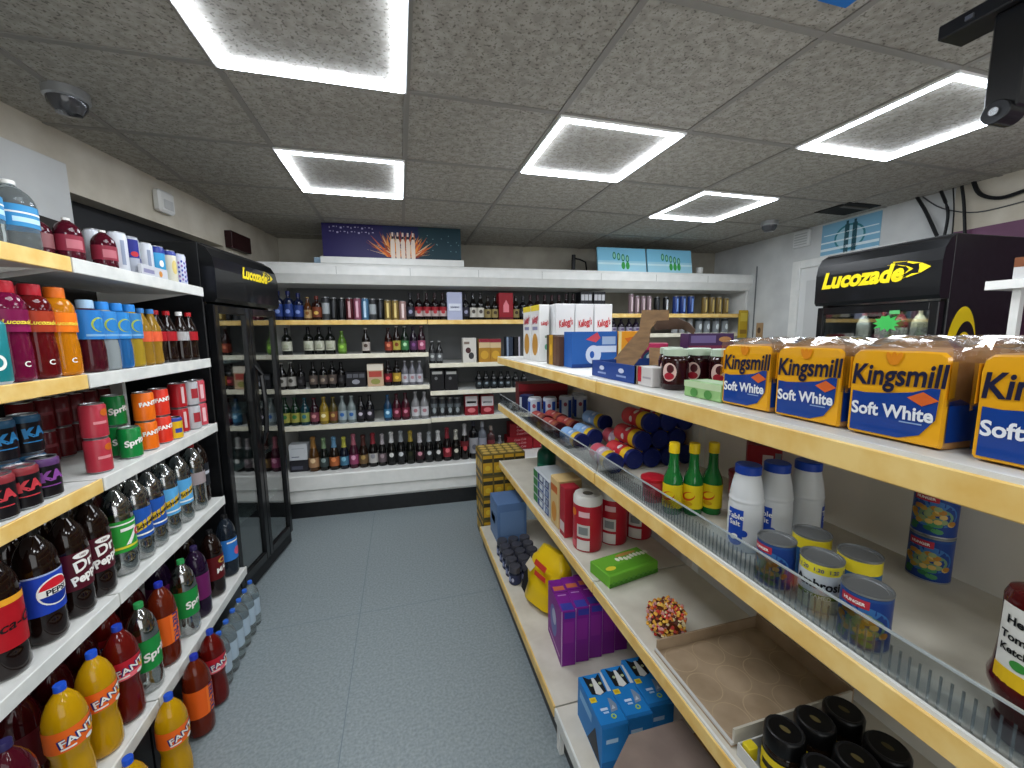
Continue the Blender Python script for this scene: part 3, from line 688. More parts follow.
CANS = {
 'kablue': ('black drinks can with blue lettering', kacan(mat('#2f7fb8', .4), mat('#27506e', .35))),
 'kared':  ('black drinks can with red lettering', kacan(mat('#c23b44', .4), mat('#8a3238', .35))),
 'kapurp': ('black drinks can with purple lettering', kacan(mat('#8a4a9a', .4), mat('#5a3a6a', .35))),
 'pinkdp': ('rosy red drinks can with orange patch', can('drink_can', .115, .033, mat('#a8303e', .3), art=lambda mb, mp, h, r: (mb.ell(mp, .014, .74*h, .013, .012, mat('#c8641e', .4)), mb.text(mp, 'Cherry', 0, .48*h, .018, mat('#e8b8bc', .4), rot=.1, shear=.2, bold=.02) if False else mb.rect(mp, -.018, .42*h, .018, .5*h, mat('#d88a90', .4), 5)))),
 'dkred':  ('dark red cola can', can('drink_can', .115, .033, mat('#5a1016', .3), art=lambda mb, mp, h, r: mb.rect(mp, -.02, .5*h, .02, .6*h, mat('#7a3a40', .4), 5))),
 'sprite': ('green drinks can with white lettering', can('drink_can', .115, .033, mat('#127a38', .3), art=lambda mb, mp, h, r: mb.text(mp, 'Sprite', 0, .55*h, .030, W_, rot=.25, shear=.2, bold=.04))),
 'fanta':  ('orange drinks can with white lettering', can('drink_can', .115, .033, mat('#e06a14', .3), art=lambda mb, mp, h, r: mb.text(mp, 'FANTA', .004, .62*h, .022, W_, rot=.12, bold=.05))),
 'fantar': ('red-orange drinks can with white lettering', can('drink_can', .115, .033, mat('#d23422', .3), art=lambda mb, mp, h, r: mb.text(mp, 'FANTA', .004, .62*h, .022, W_, rot=.12, bold=.05))),
 'yellow': ('short yellow drinks can with blue print', can('drink_can', .095, .030, mat('#d8b020', .3), bands=[(.82, mat('#3a4a9a', .4))], art=lambda mb, mp, h, r: mb.rect(mp, -.014, .3*h, .014, .5*h, mat('#36489c', .4), 4))),
 'coke':   ('red cola can', can('drink_can', .115, .033, mat('#a81a22', .3), art=lambda mb, mp, h, r: mb.rect(mp, -.006, .2*h, .006, .85*h, mat('#dcbcbc', .4), 3))),
 'silver': ('silver and red cola can', can('drink_can', .115, .033, mat('#a9a9ac', .3), art=lambda mb, mp, h, r: mb.rect(mp, -.016, .3*h, .016, .7*h, mat('#a03038', .4), 4))),
 'rosy':   ('pale red cola can', can('drink_can', .115, .033, mat('#b84450', .3), art=lambda mb, mp, h, r: mb.rect(mp, -.008, .2*h, .008, .8*h, mat('#e4b4b8', .4), 3))),
 'redbull':('slim blue and silver energy can', can('drink_can', .145, .027, mat('#a8adb8', .3), art=lambda mb, mp, h, r: (mb.rect(mp, -.03, .45*h, .012, .92*h, mat('#232a80', .35), 6), mb.rect(mp, .014, .06*h, .05, .45*h, mat('#232a80', .35), 6), mb.ell(mp, -.004, .55*h, .012, .010, mat('#c03038', .4))))),
 'whiteblue':('slim white and blue energy can', can('drink_can', .145, .027, mat('#d4d8e0', .3), art=lambda mb, mp, h, r: mb.rect(mp, 0, .3*h, .034, .92*h, mat('#2c3490', .35), 5))),
 'white':  ('slim white energy can', can('drink_can', .145, .027, mat('#cfd3da', .3), art=lambda mb, mp, h, r: mb.rect(mp, -.006, .2*h, .006, .8*h, mat('#8d97ac', .35), 3))),
 'lblue':  ('slim light blue energy can', can('drink_can', .145, .027, mat('#3f9fd0', .3), bands=[(.8, mat('#2b3a90', .3))], art=lambda mb, mp, h, r: mb.ell(mp, .0, .5*h, .008, .014, W_))),
 'cream':  ('slim cream energy can with yellow print', can('drink_can', .145, .027, mat('#ded9c6', .3), bands=[(.85, mat('#38489c', .3))], art=lambda mb, mp, h, r: mb.ell(mp, .0, .5*h, .011, .03, mat('#d9c47a', .4)))),
 'pattern':('slim white energy can with blue speckled print', can('drink_can', .145, .027, mat('#c9cde0', .3), art=lambda mb, mp, h, r: [mb.ell(mp, (q % 4 - 1.5)*.011, (.15 + .14*(q//4) + .05*(q % 2))*h, .004, .006, mat(['#4a50a8', '#8a5aa0', '#38489c'][q % 3], .4), 8) for q in range(20)])),
}
CANG = 'drinks cans on the left shelving'
QUEUE = {}
def queue(shelf, x, y, r, things): QUEUE.setdefault(shelf, []).append([x, y, r, things])
def flush(shelf, ymax=2.35, gap=.004):
    """neighbours are nudged along the shelf until they only touch, then set down"""
    q = QUEUE.pop(shelf)
    for it in range(400):
        moved = False
        for i in range(len(q)):
            for j in range(i):
                a, b = (q[j], q[i]) if q[j][1] <= q[i][1] else (q[i], q[j])
                need = (a[2] + b[2] + gap)**2 - (a[0] - b[0])**2
                if need <= 0: continue
                d = math.sqrt(need) - (b[1] - a[1])
                if d > 1e-5: a[1] -= d*.5; b[1] += d*.5; moved = True
        for e in q: e[1] = min(e[1], ymax - e[2])
        if not moved: break
    for x, y, r, things in q:
        for z, key, mk, face, lab, cat, grp in things: place(key, mk, (x, y, z), R(face), lab, cat, grp)
WHERE = ['left top shelf', 'left second shelf', 'left third shelf', 'left fourth shelf', 'left bottom shelf']
def run(rows, table, k, cat, name, grp, face=62, back=False):
    rows = sorted(rows, key=lambda q: q[1]); seen = {}; tot = {}
    where = ('behind on ' if back else 'on ') + WHERE[k]
    for w in rows: tot[w[2]] = tot.get(w[2], 0) + 1
    for x, y, key in rows:
        look, mk = table[key]; i = seen.get(key, 0); seen[key] = i + 1
        lab = '%s %s' % (look, where) if tot[key] == 1 else '%s, %s %s' % (look, ordn(i), where)
        queue(k, x, y, mk.r, [(LZ[k], ('left', name, key), mk, face + random.uniform(-7, 7), lab, cat, grp)])
XF = LX - .058
# top shelf
run([(LX-.06, 1.447, 'water'), (LX-.06, 1.342, 'water'), (LX-.09, 1.588, 'berryk'), (LX-.10, 1.646, 'berryk'), (LX-.052, 1.638, 'berry'), (LX-.052, 1.798, 'berry'), (LX-.13, 1.714, 'berryk')],
    SODA, 0, 'bottle', 'soda', 'bottles on the left shelving top shelf')
run([(LX-.10, 1.803, 'whiteblue'), (LX-.05, 1.852, 'white'), (LX-.05, 1.924, 'redbull'), (LX-.06, 2.034, 'white'), (LX-.05, 2.099, 'lblue'), (LX-.05, 2.192, 'cream'), (LX-.048, 2.273, 'pattern'),
     (LX-.11, 2.175, 'redbull'), (LX-.11, 2.295, 'lblue'), (LX-.11, 2.412, 'pattern')],
    CANS, 0, 'can', 'can', CANG)
# second shelf
run([(XF, 1.386, 'lucop'), (XF, 1.447, 'lucor'), (XF, 1.522, 'lucoo'), (XF-.05, 1.651, 'dsport'), (XF, 1.673, 'bsport'), (XF, 1.740, 'psport'), (XF, 1.802, 'csport'), (XF, 1.870, 'ysport'),
     (XF, 1.927, 'smallo'), (XF, 1.986, 'smallo'), (XF-.02, 2.117, 'smallc'), (XF-.01, 2.159, 'smallc'), (XF+.01, 2.190, 'smallw'), (XF+.01, 2.302, 'smallc'),
     (XF-.08, 1.523, 'lucop'), (XF-.08, 1.847, 'csport')],
    SODA, 1, 'bottle', 'soda', 'bottles on the left shelving second shelf')
run([(LX-.045, 1.309, 'teal')], SODA, 1, 'can', 'soda', CANG)
# third shelf: cans, some stacked two high
T2 = .1152
def stack(table, x, y, key, lab, n=2):
    look, mk = table[key]
    queue(2, x, y, mk.r, [(LZ[2] + T2*k, ('left', 'can', key), mk, 60, '%s, %s of the stack %s' % (look, 'upper' if k else 'lower', lab), 'can', CANG) for k in range(n)])
def single(key, x, y, face, lab): queue(2, x, y, CANS[key][1].r, [(LZ[2], ('left', 'can', key), CANS[key][1], face, lab, 'can', CANG)])
CX = LX - .05
y0 = 1.456
stack(CANS, LX-.115, y0, 'kablue', 'behind the purple-lettered can'); stack(CANS, LX-.115, y0-.075, 'kablue', 'nearest the left picture edge')
single('kared', LX-.045, 1.325, 52, 'black drinks can with red lettering at the front of the third shelf')
single('kared', LX-.045, 1.325-.07, 45, 'black drinks can with red lettering cut by the left picture edge')
single('kapurp', LX-.05, 1.393+.004, 52, 'black drinks can with purple lettering on the third shelf')
stack(CANS, CX, 1.614, 'pinkdp', 'by the yellow strip end')
stack(CANS, CX-.06, 1.821, 'sprite', 'left of the single green can')
single('sprite', CX, 1.779, 58, 'green drinks can standing alone in front of the green stack')
stack(CANS, CX, 1.884, 'fanta', 'beside the single green can')
stack(CANS, CX, 1.981+.02, 'fantar', 'right of the orange stack')
single('yellow', CX+.012, 2.029+.012, 58, 'short yellow drinks can with blue print on the third shelf')
stack(CANS, CX-.02, 2.165+.03, 'coke', 'behind the short yellow can')
stack(CANS, CX, 2.220+.035, 'silver', 'second from the far end')
stack(CANS, CX, 2.340+.045, 'rosy', 'at the far end by the cooler')
yb = 1.716
for i in range(6):
    stack(CANS, -1.235, yb + .075*i, 'dkred', '%s from the camera at the back' % ordn(i))
flush(0); flush(1); flush(2)
# fourth shelf
run([(XF, 1.220, 'cola'), (XF, 1.343, 'pepsi'), (XF, 1.452, 'drp'), (XF, 1.548, 'drp'), (XF, 1.669, 'sevenup'), (XF, 1.773, 'schw'), (XF, 1.861, 'schw'),
     (XF, 1.968, 'schl'), (XF, 2.082, 'schl'), (XF, 2.221, 'pinkc'), (XF-.02, 2.376+.02, 'blackl')],
    SODA, 3, 'bottle', 'soda', 'big bottles on the left shelving fourth shelf', 80)
run([(XF-.115, 1.429, 'pepsi'), (XF-.115, 1.530, 'drp'), (XF-.115, 1.618, 'cola'), (XF-.115, 1.733, 'maroon'), (XF-.115, 1.899, 'schw'), (XF-.115, 2.143, 'schl')],
    SODA, 3, 'bottle', 'soda', 'big bottles on the left shelving fourth shelf', 80, True)
XB = L5 - .055
# bottom shelf
yb = [1.097, 1.255, 1.370, 1.482, 1.594, 1.714, 1.874, 1.984, 2.136, 2.354]
run([(XB, y, k) for y, k in zip(yb, ['vimto', 'fanta', 'fanta', 'fantar', 'sprite', 'irn', 'sprite', 'purple', 'cherry', 'bluew'])],
    SODA, 4, 'bottle', 'soda', 'big bottles on the left shelving bottom shelf', 80)
run([(XB-.115, yb[1]+.02, 'maroon'), (XB-.115, yb[2]+.02, 'maroon'), (XB-.115, yb[3]+.02, 'maroon'), (XB-.115, yb[4]+.02, 'fantar'), (XB-.115, yb[5]+.04, 'maroon'), (XB-.115, yb[6]+.06, 'purple'), (XB-.115, yb[8]+.03, 'cherry')],
    SODA, 4, 'bottle', 'soda', 'big bottles on the left shelving bottom shelf', 80, True)
flush(3); flush(4)
# standing on the floor in front
FX = L5 + .052
fl = [(1.278, 'fanta', 'two-litre yellow orangeade bottle on the floor, cut by the bottom edge'), (1.491, 'fanta', 'two-litre yellow orangeade bottle on the floor, whole and upright'),
      (1.667, 'irn', 'orange-brown soda bottle with upright blue lettering standing on the floor'), (1.808, 'fantar', 'two-litre red fruit soda bottle standing on the floor')]
for y, key, lab in fl: queue(9, FX, y, BIG, [(0, ('left', 'soda', key), SODA[key][1], 78, lab, 'bottle', 'big bottles on the floor by the left shelving')])
wy = 1.808
for i in range(6):
    queue(9, FX - .006, wy + .082 + .074*i, .036, [(0, ('left', 'soda', 'minew'), SODA['minew'][1], 70, 'small clear water bottle with blue cap on the floor, %s from the camera' % ordn(i), 'bottle', 'water bottles on the floor by the left shelving')])
flush(9, 2.6)
# a shelf-ready tray on the top shelf
tb = MB(); y0_, y1_ = 1.895, 2.074
tb.box(LX-.019, LX-.006, y0_, y1_, LZ[0]+.0007, LZ[0]+.045, mat('#c4c6cc', .5), .001); q_ = plane((LX-.0058, y0_, LZ[0]), (0, 1, 0), (0, 0, 1)); tb.ell(q_, (y1_-y0_)*.7, .022, .012, .012, mat('#d08a3a', .5)); tb.rect(q_, .01, .015, (y1_-y0_)*.45, .03, mat('#8a88a8', .5), 3)
tag(tb.build('display_tray', smooth=False), 'low white printed tray at the front of the left top shelf', 'tray')

# ================================================================== bottles, cans and packs in the back cooler
def lab(c, *more):
    """a paper label with a small plain emblem"""
    def f(mb, mp, h, r):
        mb.ell(mp, 0, .32*h, r*.5, h*.07, mat(c, .5), 14, .0005)
        for v, c2 in more: mb.rect(mp, -r*.6, v*h, r*.6, v*h + .012, mat(c2, .5), 4, .0007)
    return f
def B(look, shape, r, body, cap, lb=None, art=None, bands=None, cat='bottle', labels=None, rough=.1):
    nm = {'wine': 'wine_bottle', 'fizz': 'sparkling_wine_bottle', 'spirit': 'spirit_bottle', 'beer': 'beer_bottle', 'soda': 'drink_bottle'}[shape]
    def size(h): return bottle(nm, shape, h, r, mat(dull(body), rough, coat=.3), mat(dull(cap, .85), .35), mat(dull(lb, .9), .5) if lb else None, art, 14, [(a, mat(c, .5)) for a, c in (bands or [])], labels=labels)
    return (look, cat, r, size)
def C(look, r, body, bands=None, art=None):
    return (look, 'can', r, lambda h: can('tall_drink_can', h, r, mat(dull(body, .8), .3), [(a, mat(c, .35)) for a, c in (bands or [])], art, 14))
def P(look, w, d, col, art=None, name='drinks_pack', cat='pack'):
    return (look, cat, w/2, lambda h: carton(name, w, d, h, mat(col, .5), art, .002))
def bar(c): return lambda mb, mp, h, r: mb.rect(mp, -r*.3, .15*h, r*.3, .85*h, mat(c, .3), 3)
def sixart(c1, c2): return lambda mb, mp, w, h: [mb.rect(mp, w*(.06 + .31*k), h*.62, w*(.32 + .31*k), h*.88, mat(c1, .5), 2) for k in range(3)] + [mb.ell(mp, w*.5, h*.35, w*.2, h*.16, mat(c2, .5), 14)]
def dull(h, k=.72, sat=.78):
    c = [int(h.lstrip('#')[i:i+2], 16) for i in (0, 2, 4)]; g = sum(c)/3
    return '#' + ''.join('%02x' % max(0, min(255, int((g + (v-g)*sat)*k))) for v in c)
KIND = {
 'blueb': B('dark blue bottle', 'spirit', .036, '#0d1c52', '#14206a', '#1c3a92', lab('#7f94d0')), 'amberb': B('slim amber bottle with gold label', 'beer', .030, '#7a3c12', '#c09a4a', '#c49a5a', lab('#7a4a1a')), 'redgold': B('brown bottle with red and gold label', 'spirit', .037, '#3c140a', '#7a2414', '#8a3a1e', lab('#d8b25a')),
 'silc': C('tall silver and black can', .030, '#4a4d50', [(.3, '#9da3a6'), (.75, '#2a2b2e')]), 'blackc': C('tall black can', .030, '#17181a', art=bar('#3a3c40')), 'redc': C('tall dark red can', .030, '#6a1a24', art=bar('#c8a0a4')), 'pinkc': C('tall pink can', .030, '#b85a78', art=bar('#e4b4c4')), 'bluec': C('tall light blue can', .030, '#4a84b4', art=bar('#b4d0e4')),
 'goldc': C('tall gold can', .030, '#9a7a34', art=bar('#d8c07a')), 'blushc': C('tall blush pink can', .030, '#c89a92', art=bar('#e8d4d0')), 'darkb': B('tall dark bottle with small pale label', 'wine', .034, '#0e0d12', '#16141c', '#2a2838', lab('#8a8aa4')), 'redwine': B('dark bottle with red and white label', 'wine', .034, '#1c080c', '#2a0d12', '#c8b0ac', lab('#a42a34'), [(.36, '#8a1a24')]),
 'lavp': P('lavender boxed drink pack', .13, .12, '#a9aec8', lambda mb, mp, w, h: (mb.rect(mp, .1*w, .35*h, .9*w, .6*h, mat('#d4d8e4', .5), 2), mb.rect(mp, .2*w, .44*h, .8*w, .5*h, mat('#5a6090', .5), 2))), 'darkb2': B('dark bottle with black cap', 'beer', .032, '#14100e', '#222224', '#d8d2c4', lab('#4a4440')),
 'ylab': B('dark bottle with yellow label', 'beer', .032, '#1c120c', '#241c14', '#a08a4a', lab('#3a2a14')), 'redp': P('red drinks gift pack', .13, .12, '#8a1420', lambda mb, mp, w, h: (mb.poly(mp, [(.3*w, .3*h), (.7*w, .3*h), (.7*w, .55*h), (.5*w, .75*h), (.3*w, .55*h)], mat('#d87a84', .5)), mb.rect(mp, 0, 0, w, .12*h, mat('#5a0c14', .5), 2))),
 'dred': B('dark red bottle', 'wine', .034, '#1e080a', '#3a0c14', '#4a141a', lab('#8a4a50')), 'sixp': P('black multipack with white tops', .12, .12, '#1c1c20', sixart('#b8b8bc', '#3a3a44')),
 'mauvec': C('slim mauve can', .026, '#9a7c84', art=bar('#d0bcc0')), 'whitek': C('slim black can with white stripe', .028, '#16171a', art=bar('#d8dadc')), 'royalc': C('tall royal blue can', .032, '#1e3f9a', art=bar('#7a9ad8')),
 'pinkgreen': B('green bottle with pink label', 'beer', .030, '#2a5a34', '#6a3a44', '#b87a80', lab('#e0c4c4')), 'plum': B('plum bottle with pale label', 'beer', .034, '#2a1a34', '#3a2a4a', '#a09ab0', lab('#5a4a70')), 'whitec': C('slim white can', .030, '#b4b8b8', art=bar('#8a9094')), 'palec': C('pale silver can', .034, '#a4aeb2', [(.82, '#3a4044')], art=lambda mb, mp, h, r: mb.ell(mp, 0, .45*h, r*.5, h*.2, mat('#d4dcde', .4), 16)),
 'winel': B('dark wine bottle with cream label', 'wine', .038, '#0f130e', '#14161c', '#cfd0b8', lab('#a4a890', (.2, '#8a8c7a'))), 'greenb': B('short bright green bottle', 'beer', .034, '#5f9a1e', '#7aa83a', '#78b030', lab('#9acc50')), 'slimw': B('dark bottle with small white label', 'beer', .033, '#1a0f0c', '#d0ccc4', '#c4b8ac', lab('#4a3a34')),
 'redl': B('dark red bottle with orange-red label', 'beer', .033, '#3a0d0a', '#5a1a14', '#a83a24', lab('#d07a5a')), 'yell': B('dark bottle with round yellow label', 'beer', .033, '#2a120c', '#d8d4c8', '#c8b43a', lab('#7a3a1a')), 'grl': B('dark green bottle with green label', 'beer', .033, '#0e2a14', '#c8d0c8', '#3a8a4a', lab('#a8d0a4')), 'purpb': B('dark purple bottle', 'beer', .033, '#24102c', '#3a1c44', '#5a2a5a', lab('#7a4a80')), 'pinkb': B('dark bottle with pink label', 'beer', .033, '#3a0c20', '#c88a9a', '#b84a70', lab('#e4a8bc')),
 'whcap': B('dark bottle with white cap and label', 'beer', .034, '#171310', '#c8c8c4', '#a8a49c', lab('#3a3632')), 'stout': B('plain black bottle', 'wine', .034, '#0d0c0e', '#131214', '#1c1a1c', lab('#3a383a')), 'stoutl': B('black bottle with narrow brown label', 'wine', .034, '#0f0d0e', '#151315', '#5a4c44', lab('#8a7a6c')), 'sixd': P('black six-can pack', .16, .12, '#1a1a1e', sixart('#55565c', '#8a8c94')),
 'creamp': P('cream and red printed carton', .13, .10, '#b89c80', lambda mb, mp, w, h: (mb.rect(mp, 0, .72*h, w, h, mat('#d8d0c0', .5), 2), mb.rect(mp, .1*w, .42*h, .9*w, .68*h, mat('#a8443a', .5), 2), mb.ell(mp, .5*w, .22*h, .3*w, .13*h, mat('#8a8a4a', .5), 16))),
 'redround': B('dark bottle with round red label', 'wine', .036, '#160a0c', '#1a0e10', '#7a1420', lab('#d84a54')), 'yelround': B('dark bottle with bright yellow label', 'wine', .036, '#160f0a', '#1a1210', '#c89a24', lab('#e0bc4a')), 'milkb': B('white-capped clear bottle with white label', 'beer', .030, '#8a8a98', '#d8d8dc', '#c8c8d0', lab('#a07a80'), rough=.15),
 'gy': B('dark green bottle with yellow label', 'beer', .036, '#0f3a20', '#1c5a34', '#a8a43a', lab('#2a6a3a')), 'tealy': B('teal bottle with yellow-green label', 'beer', .036, '#0f4a5a', '#145a6c', '#9aa84a', lab('#2a6a7a')), 'redy': B('dark red bottle with blue neck', 'beer', .036, '#3a1424', '#8a2434', '#8a3a4a', lab('#c88a8a')), 'yelb': B('golden yellow bottle', 'beer', .037, '#b89418', '#d0b040', '#c8a42a', lab('#e8dcb0')), 'oliveb': B('olive yellow bottle with red label', 'beer', .034, '#6a5a18', '#8a7a24', '#8a4a2a', lab('#b89a5a')),
 'clearb': B('clear bottle with round blue label', 'beer', .036, '#93a4a4', '#b0bcbc', '#9ab0b8', lab('#2a5a9a'), rough=.12), 'blackb': B('black bottle with round pale label', 'beer', .036, '#0f0e14', '#1a181e', '#2a2830', lab('#c0b8c4')), 'blueb2': B('bright blue bottle', 'beer', .034, '#0f4a7a', '#145a90', '#2a7ab0', lab('#b8d8e8')), 'cherryb': B('cherry red bottle', 'beer', .036, '#5a0c22', '#6a1428', '#7a1830', lab('#c87a90')), 'clearw': B('clear bottle with white label', 'beer', .037, '#a8a8ac', '#c8c8cc', '#d0d0d4', lab('#9a6a74'), rough=.12),
 'slimw2': B('small dark bottle with pale shoulders', 'beer', .030, '#2a2c2e', '#a8acac', '#6a6e70', lab('#b8bcbc')), 'picbox': P('white picture carton', .12, .10, '#c8c4bc', lambda mb, mp, w, h: (mb.ell(mp, .4*w, .5*h, .2*w, .12*h, mat('#4a2a2c', .5), 16), mb.ell(mp, .62*w, .28*h, .2*w, .14*h, mat('#3a3a3c', .5), 16), mb.rect(mp, .1*w, .75*h, .5*w, .85*h, mat('#7a6a60', .5), 2))),
 'goldp': P('gold carton with red top', .10, .10, '#a87a2a', lambda mb, mp, w, h: (mb.rect(mp, 0, .85*h, w, h, mat('#8a2434', .5), 2), mb.rect(mp, 0, .62*h, w, .85*h, mat('#c8b088', .5), 2), mb.ell(mp, .5*w, .32*h, .36*w, .18*h, mat('#c89a34', .5), 16))), 'bluep': P('black and blue carton', .065, .09, '#2a3444', lambda mb, mp, w, h: mb.rect(mp, .1*w, 0, .35*w, h, mat('#8a9ab0', .5), 2)), 'blackp': P('narrow black and silver carton', .06, .09, '#121214', lambda mb, mp, w, h: mb.rect(mp, .65*w, 0, .9*w, h, mat('#b8b4c0', .5), 2)),
 'packk': P('black multipack with white lettering strip', .115, .12, '#121114', lambda mb, mp, w, h: (mb.rect(mp, .12*w, .80*h, .88*w, .93*h, mat('#b4b4b0', .5), 2), mb.ell(mp, .4*w, .6*h, .12*w, .08*h, mat('#6a6a6c', .5), 14))), 'neckb': B('dark bottle with white neck label', 'beer', .032, '#101214', '#16181a', '#2a3034', lab('#7a868c'), [(.40, '#16181a')], labels=(.12, .5)),
 'greyc': C('squat dark grey can', .032, '#34383a', [(.5, '#5a6064'), (.7, '#2a2c2e')], lambda mb, mp, h, r: mb.ell(mp, 0, .35*h, r*.5, h*.15, mat('#8a9294', .4), 12)), 'redwhite': P('red and white multipack', .12, .12, '#7a1420', lambda mb, mp, w, h: (mb.rect(mp, .05*w, .45*h, .95*w, .95*h, mat('#b8b4b4', .5), 2), mb.rect(mp, .15*w, .6*h, .85*w, .7*h, mat('#55565c', .5), 2), mb.ell(mp, .5*w, .25*h, .3*w, .12*h, mat('#c86a70', .5), 14))),
 'f_amb': B('tall amber sparkling bottle', 'fizz', .042, '#6a3c0e', '#a8702a', '#c08a5a', lab('#e0c49a')), 'f_grn': B('dark bottle with green foil', 'fizz', .038, '#101814', '#7a9a6a', '#3a4a4a', lab('#8a9a98')), 'f_org': B('dark bottle with pale blue foil and orange label', 'fizz', .041, '#2a1a10', '#5a94bc', '#c8602a', lab('#e08a54')), 'f_yel': B('dark blue bottle with yellow foil', 'fizz', .038, '#101a34', '#c8c43a', '#3a7aa0', lab('#7ab0c8')), 'f_pink': B('pink sparkling bottle with pink foil', 'fizz', .039, '#5a1030', '#b85a6c', '#a83a6a', lab('#d89ab4')),
 'f_brn': B('brown bottle with gold label', 'fizz', .039, '#2e1408', '#5a2a24', '#7a5a34', lab('#a88a54')), 'f_red': B('dark bottle with red foil and white label', 'fizz', .040, '#140c0c', '#a02430', '#c8c4c0', lab('#8a8a90')), 'f_gry': B('dark bottle with grey foil and mauve label', 'fizz', .036, '#100e10', '#b4acb0', '#6a5a60', lab('#948288')), 'f_wht': B('black bottle with white foil and round white label', 'fizz', .040, '#0d0e0e', '#d4d4d2', '#1a1c1c', lab('#d0d0cc')), 'f_slv': B('black bottle with silver foil', 'fizz', .040, '#0e0f10', '#9aa0a4', '#26282a', lab('#c4c8ca')),
 'f_gld': B('black bottle with gold foil', 'fizz', .040, '#0e100a', '#b89a2a', '#14160e', lab('#2a2c1a')), 'f_prp': B('dark bottle with white foil and pink badge label', 'fizz', .040, '#140c10', '#c4c0c4', '#3a1c26', lab('#c88a98')), 'f_crm': B('dark bottle with crimson foil and red label', 'fizz', .039, '#1a0a0c', '#9a2430', '#a01e2c', lab('#d06a70')), 'f_blk': B('black bottle with cream foil and round cream label', 'fizz', .039, '#100e0c', '#b8b4a4', '#1a1816', lab('#d0ccba')),
 'f_cola': B('tall dark bottle with white neck and red label', 'fizz', .040, '#140a0a', '#c0bcbc', '#7a1c22', lab('#b8484c'), labels=(.36, .52)), 'f_tall': B('tallest black bottle with long white label', 'spirit', .042, '#0d0e14', '#3a3c4a', '#a4a4ac', lab('#5a5a64')), 'vodka': B('clear spirit bottle with pale cap', 'spirit', .038, '#8a90a0', '#b4b8c4', '#a4a8b8', lab('#6a3a44'), rough=.12), 'roseb': B('rose bottle with red label', 'spirit', .036, '#6a3a3c', '#a8988c', '#8a2c34', lab('#d0a09c')), 'smallw': B('little clear bottle beside the red multipacks', 'beer', .030, '#8a8c90', '#b0b0b4', '#9a9a9e', lab('#6a6a6e')),
}
_P_h = {}
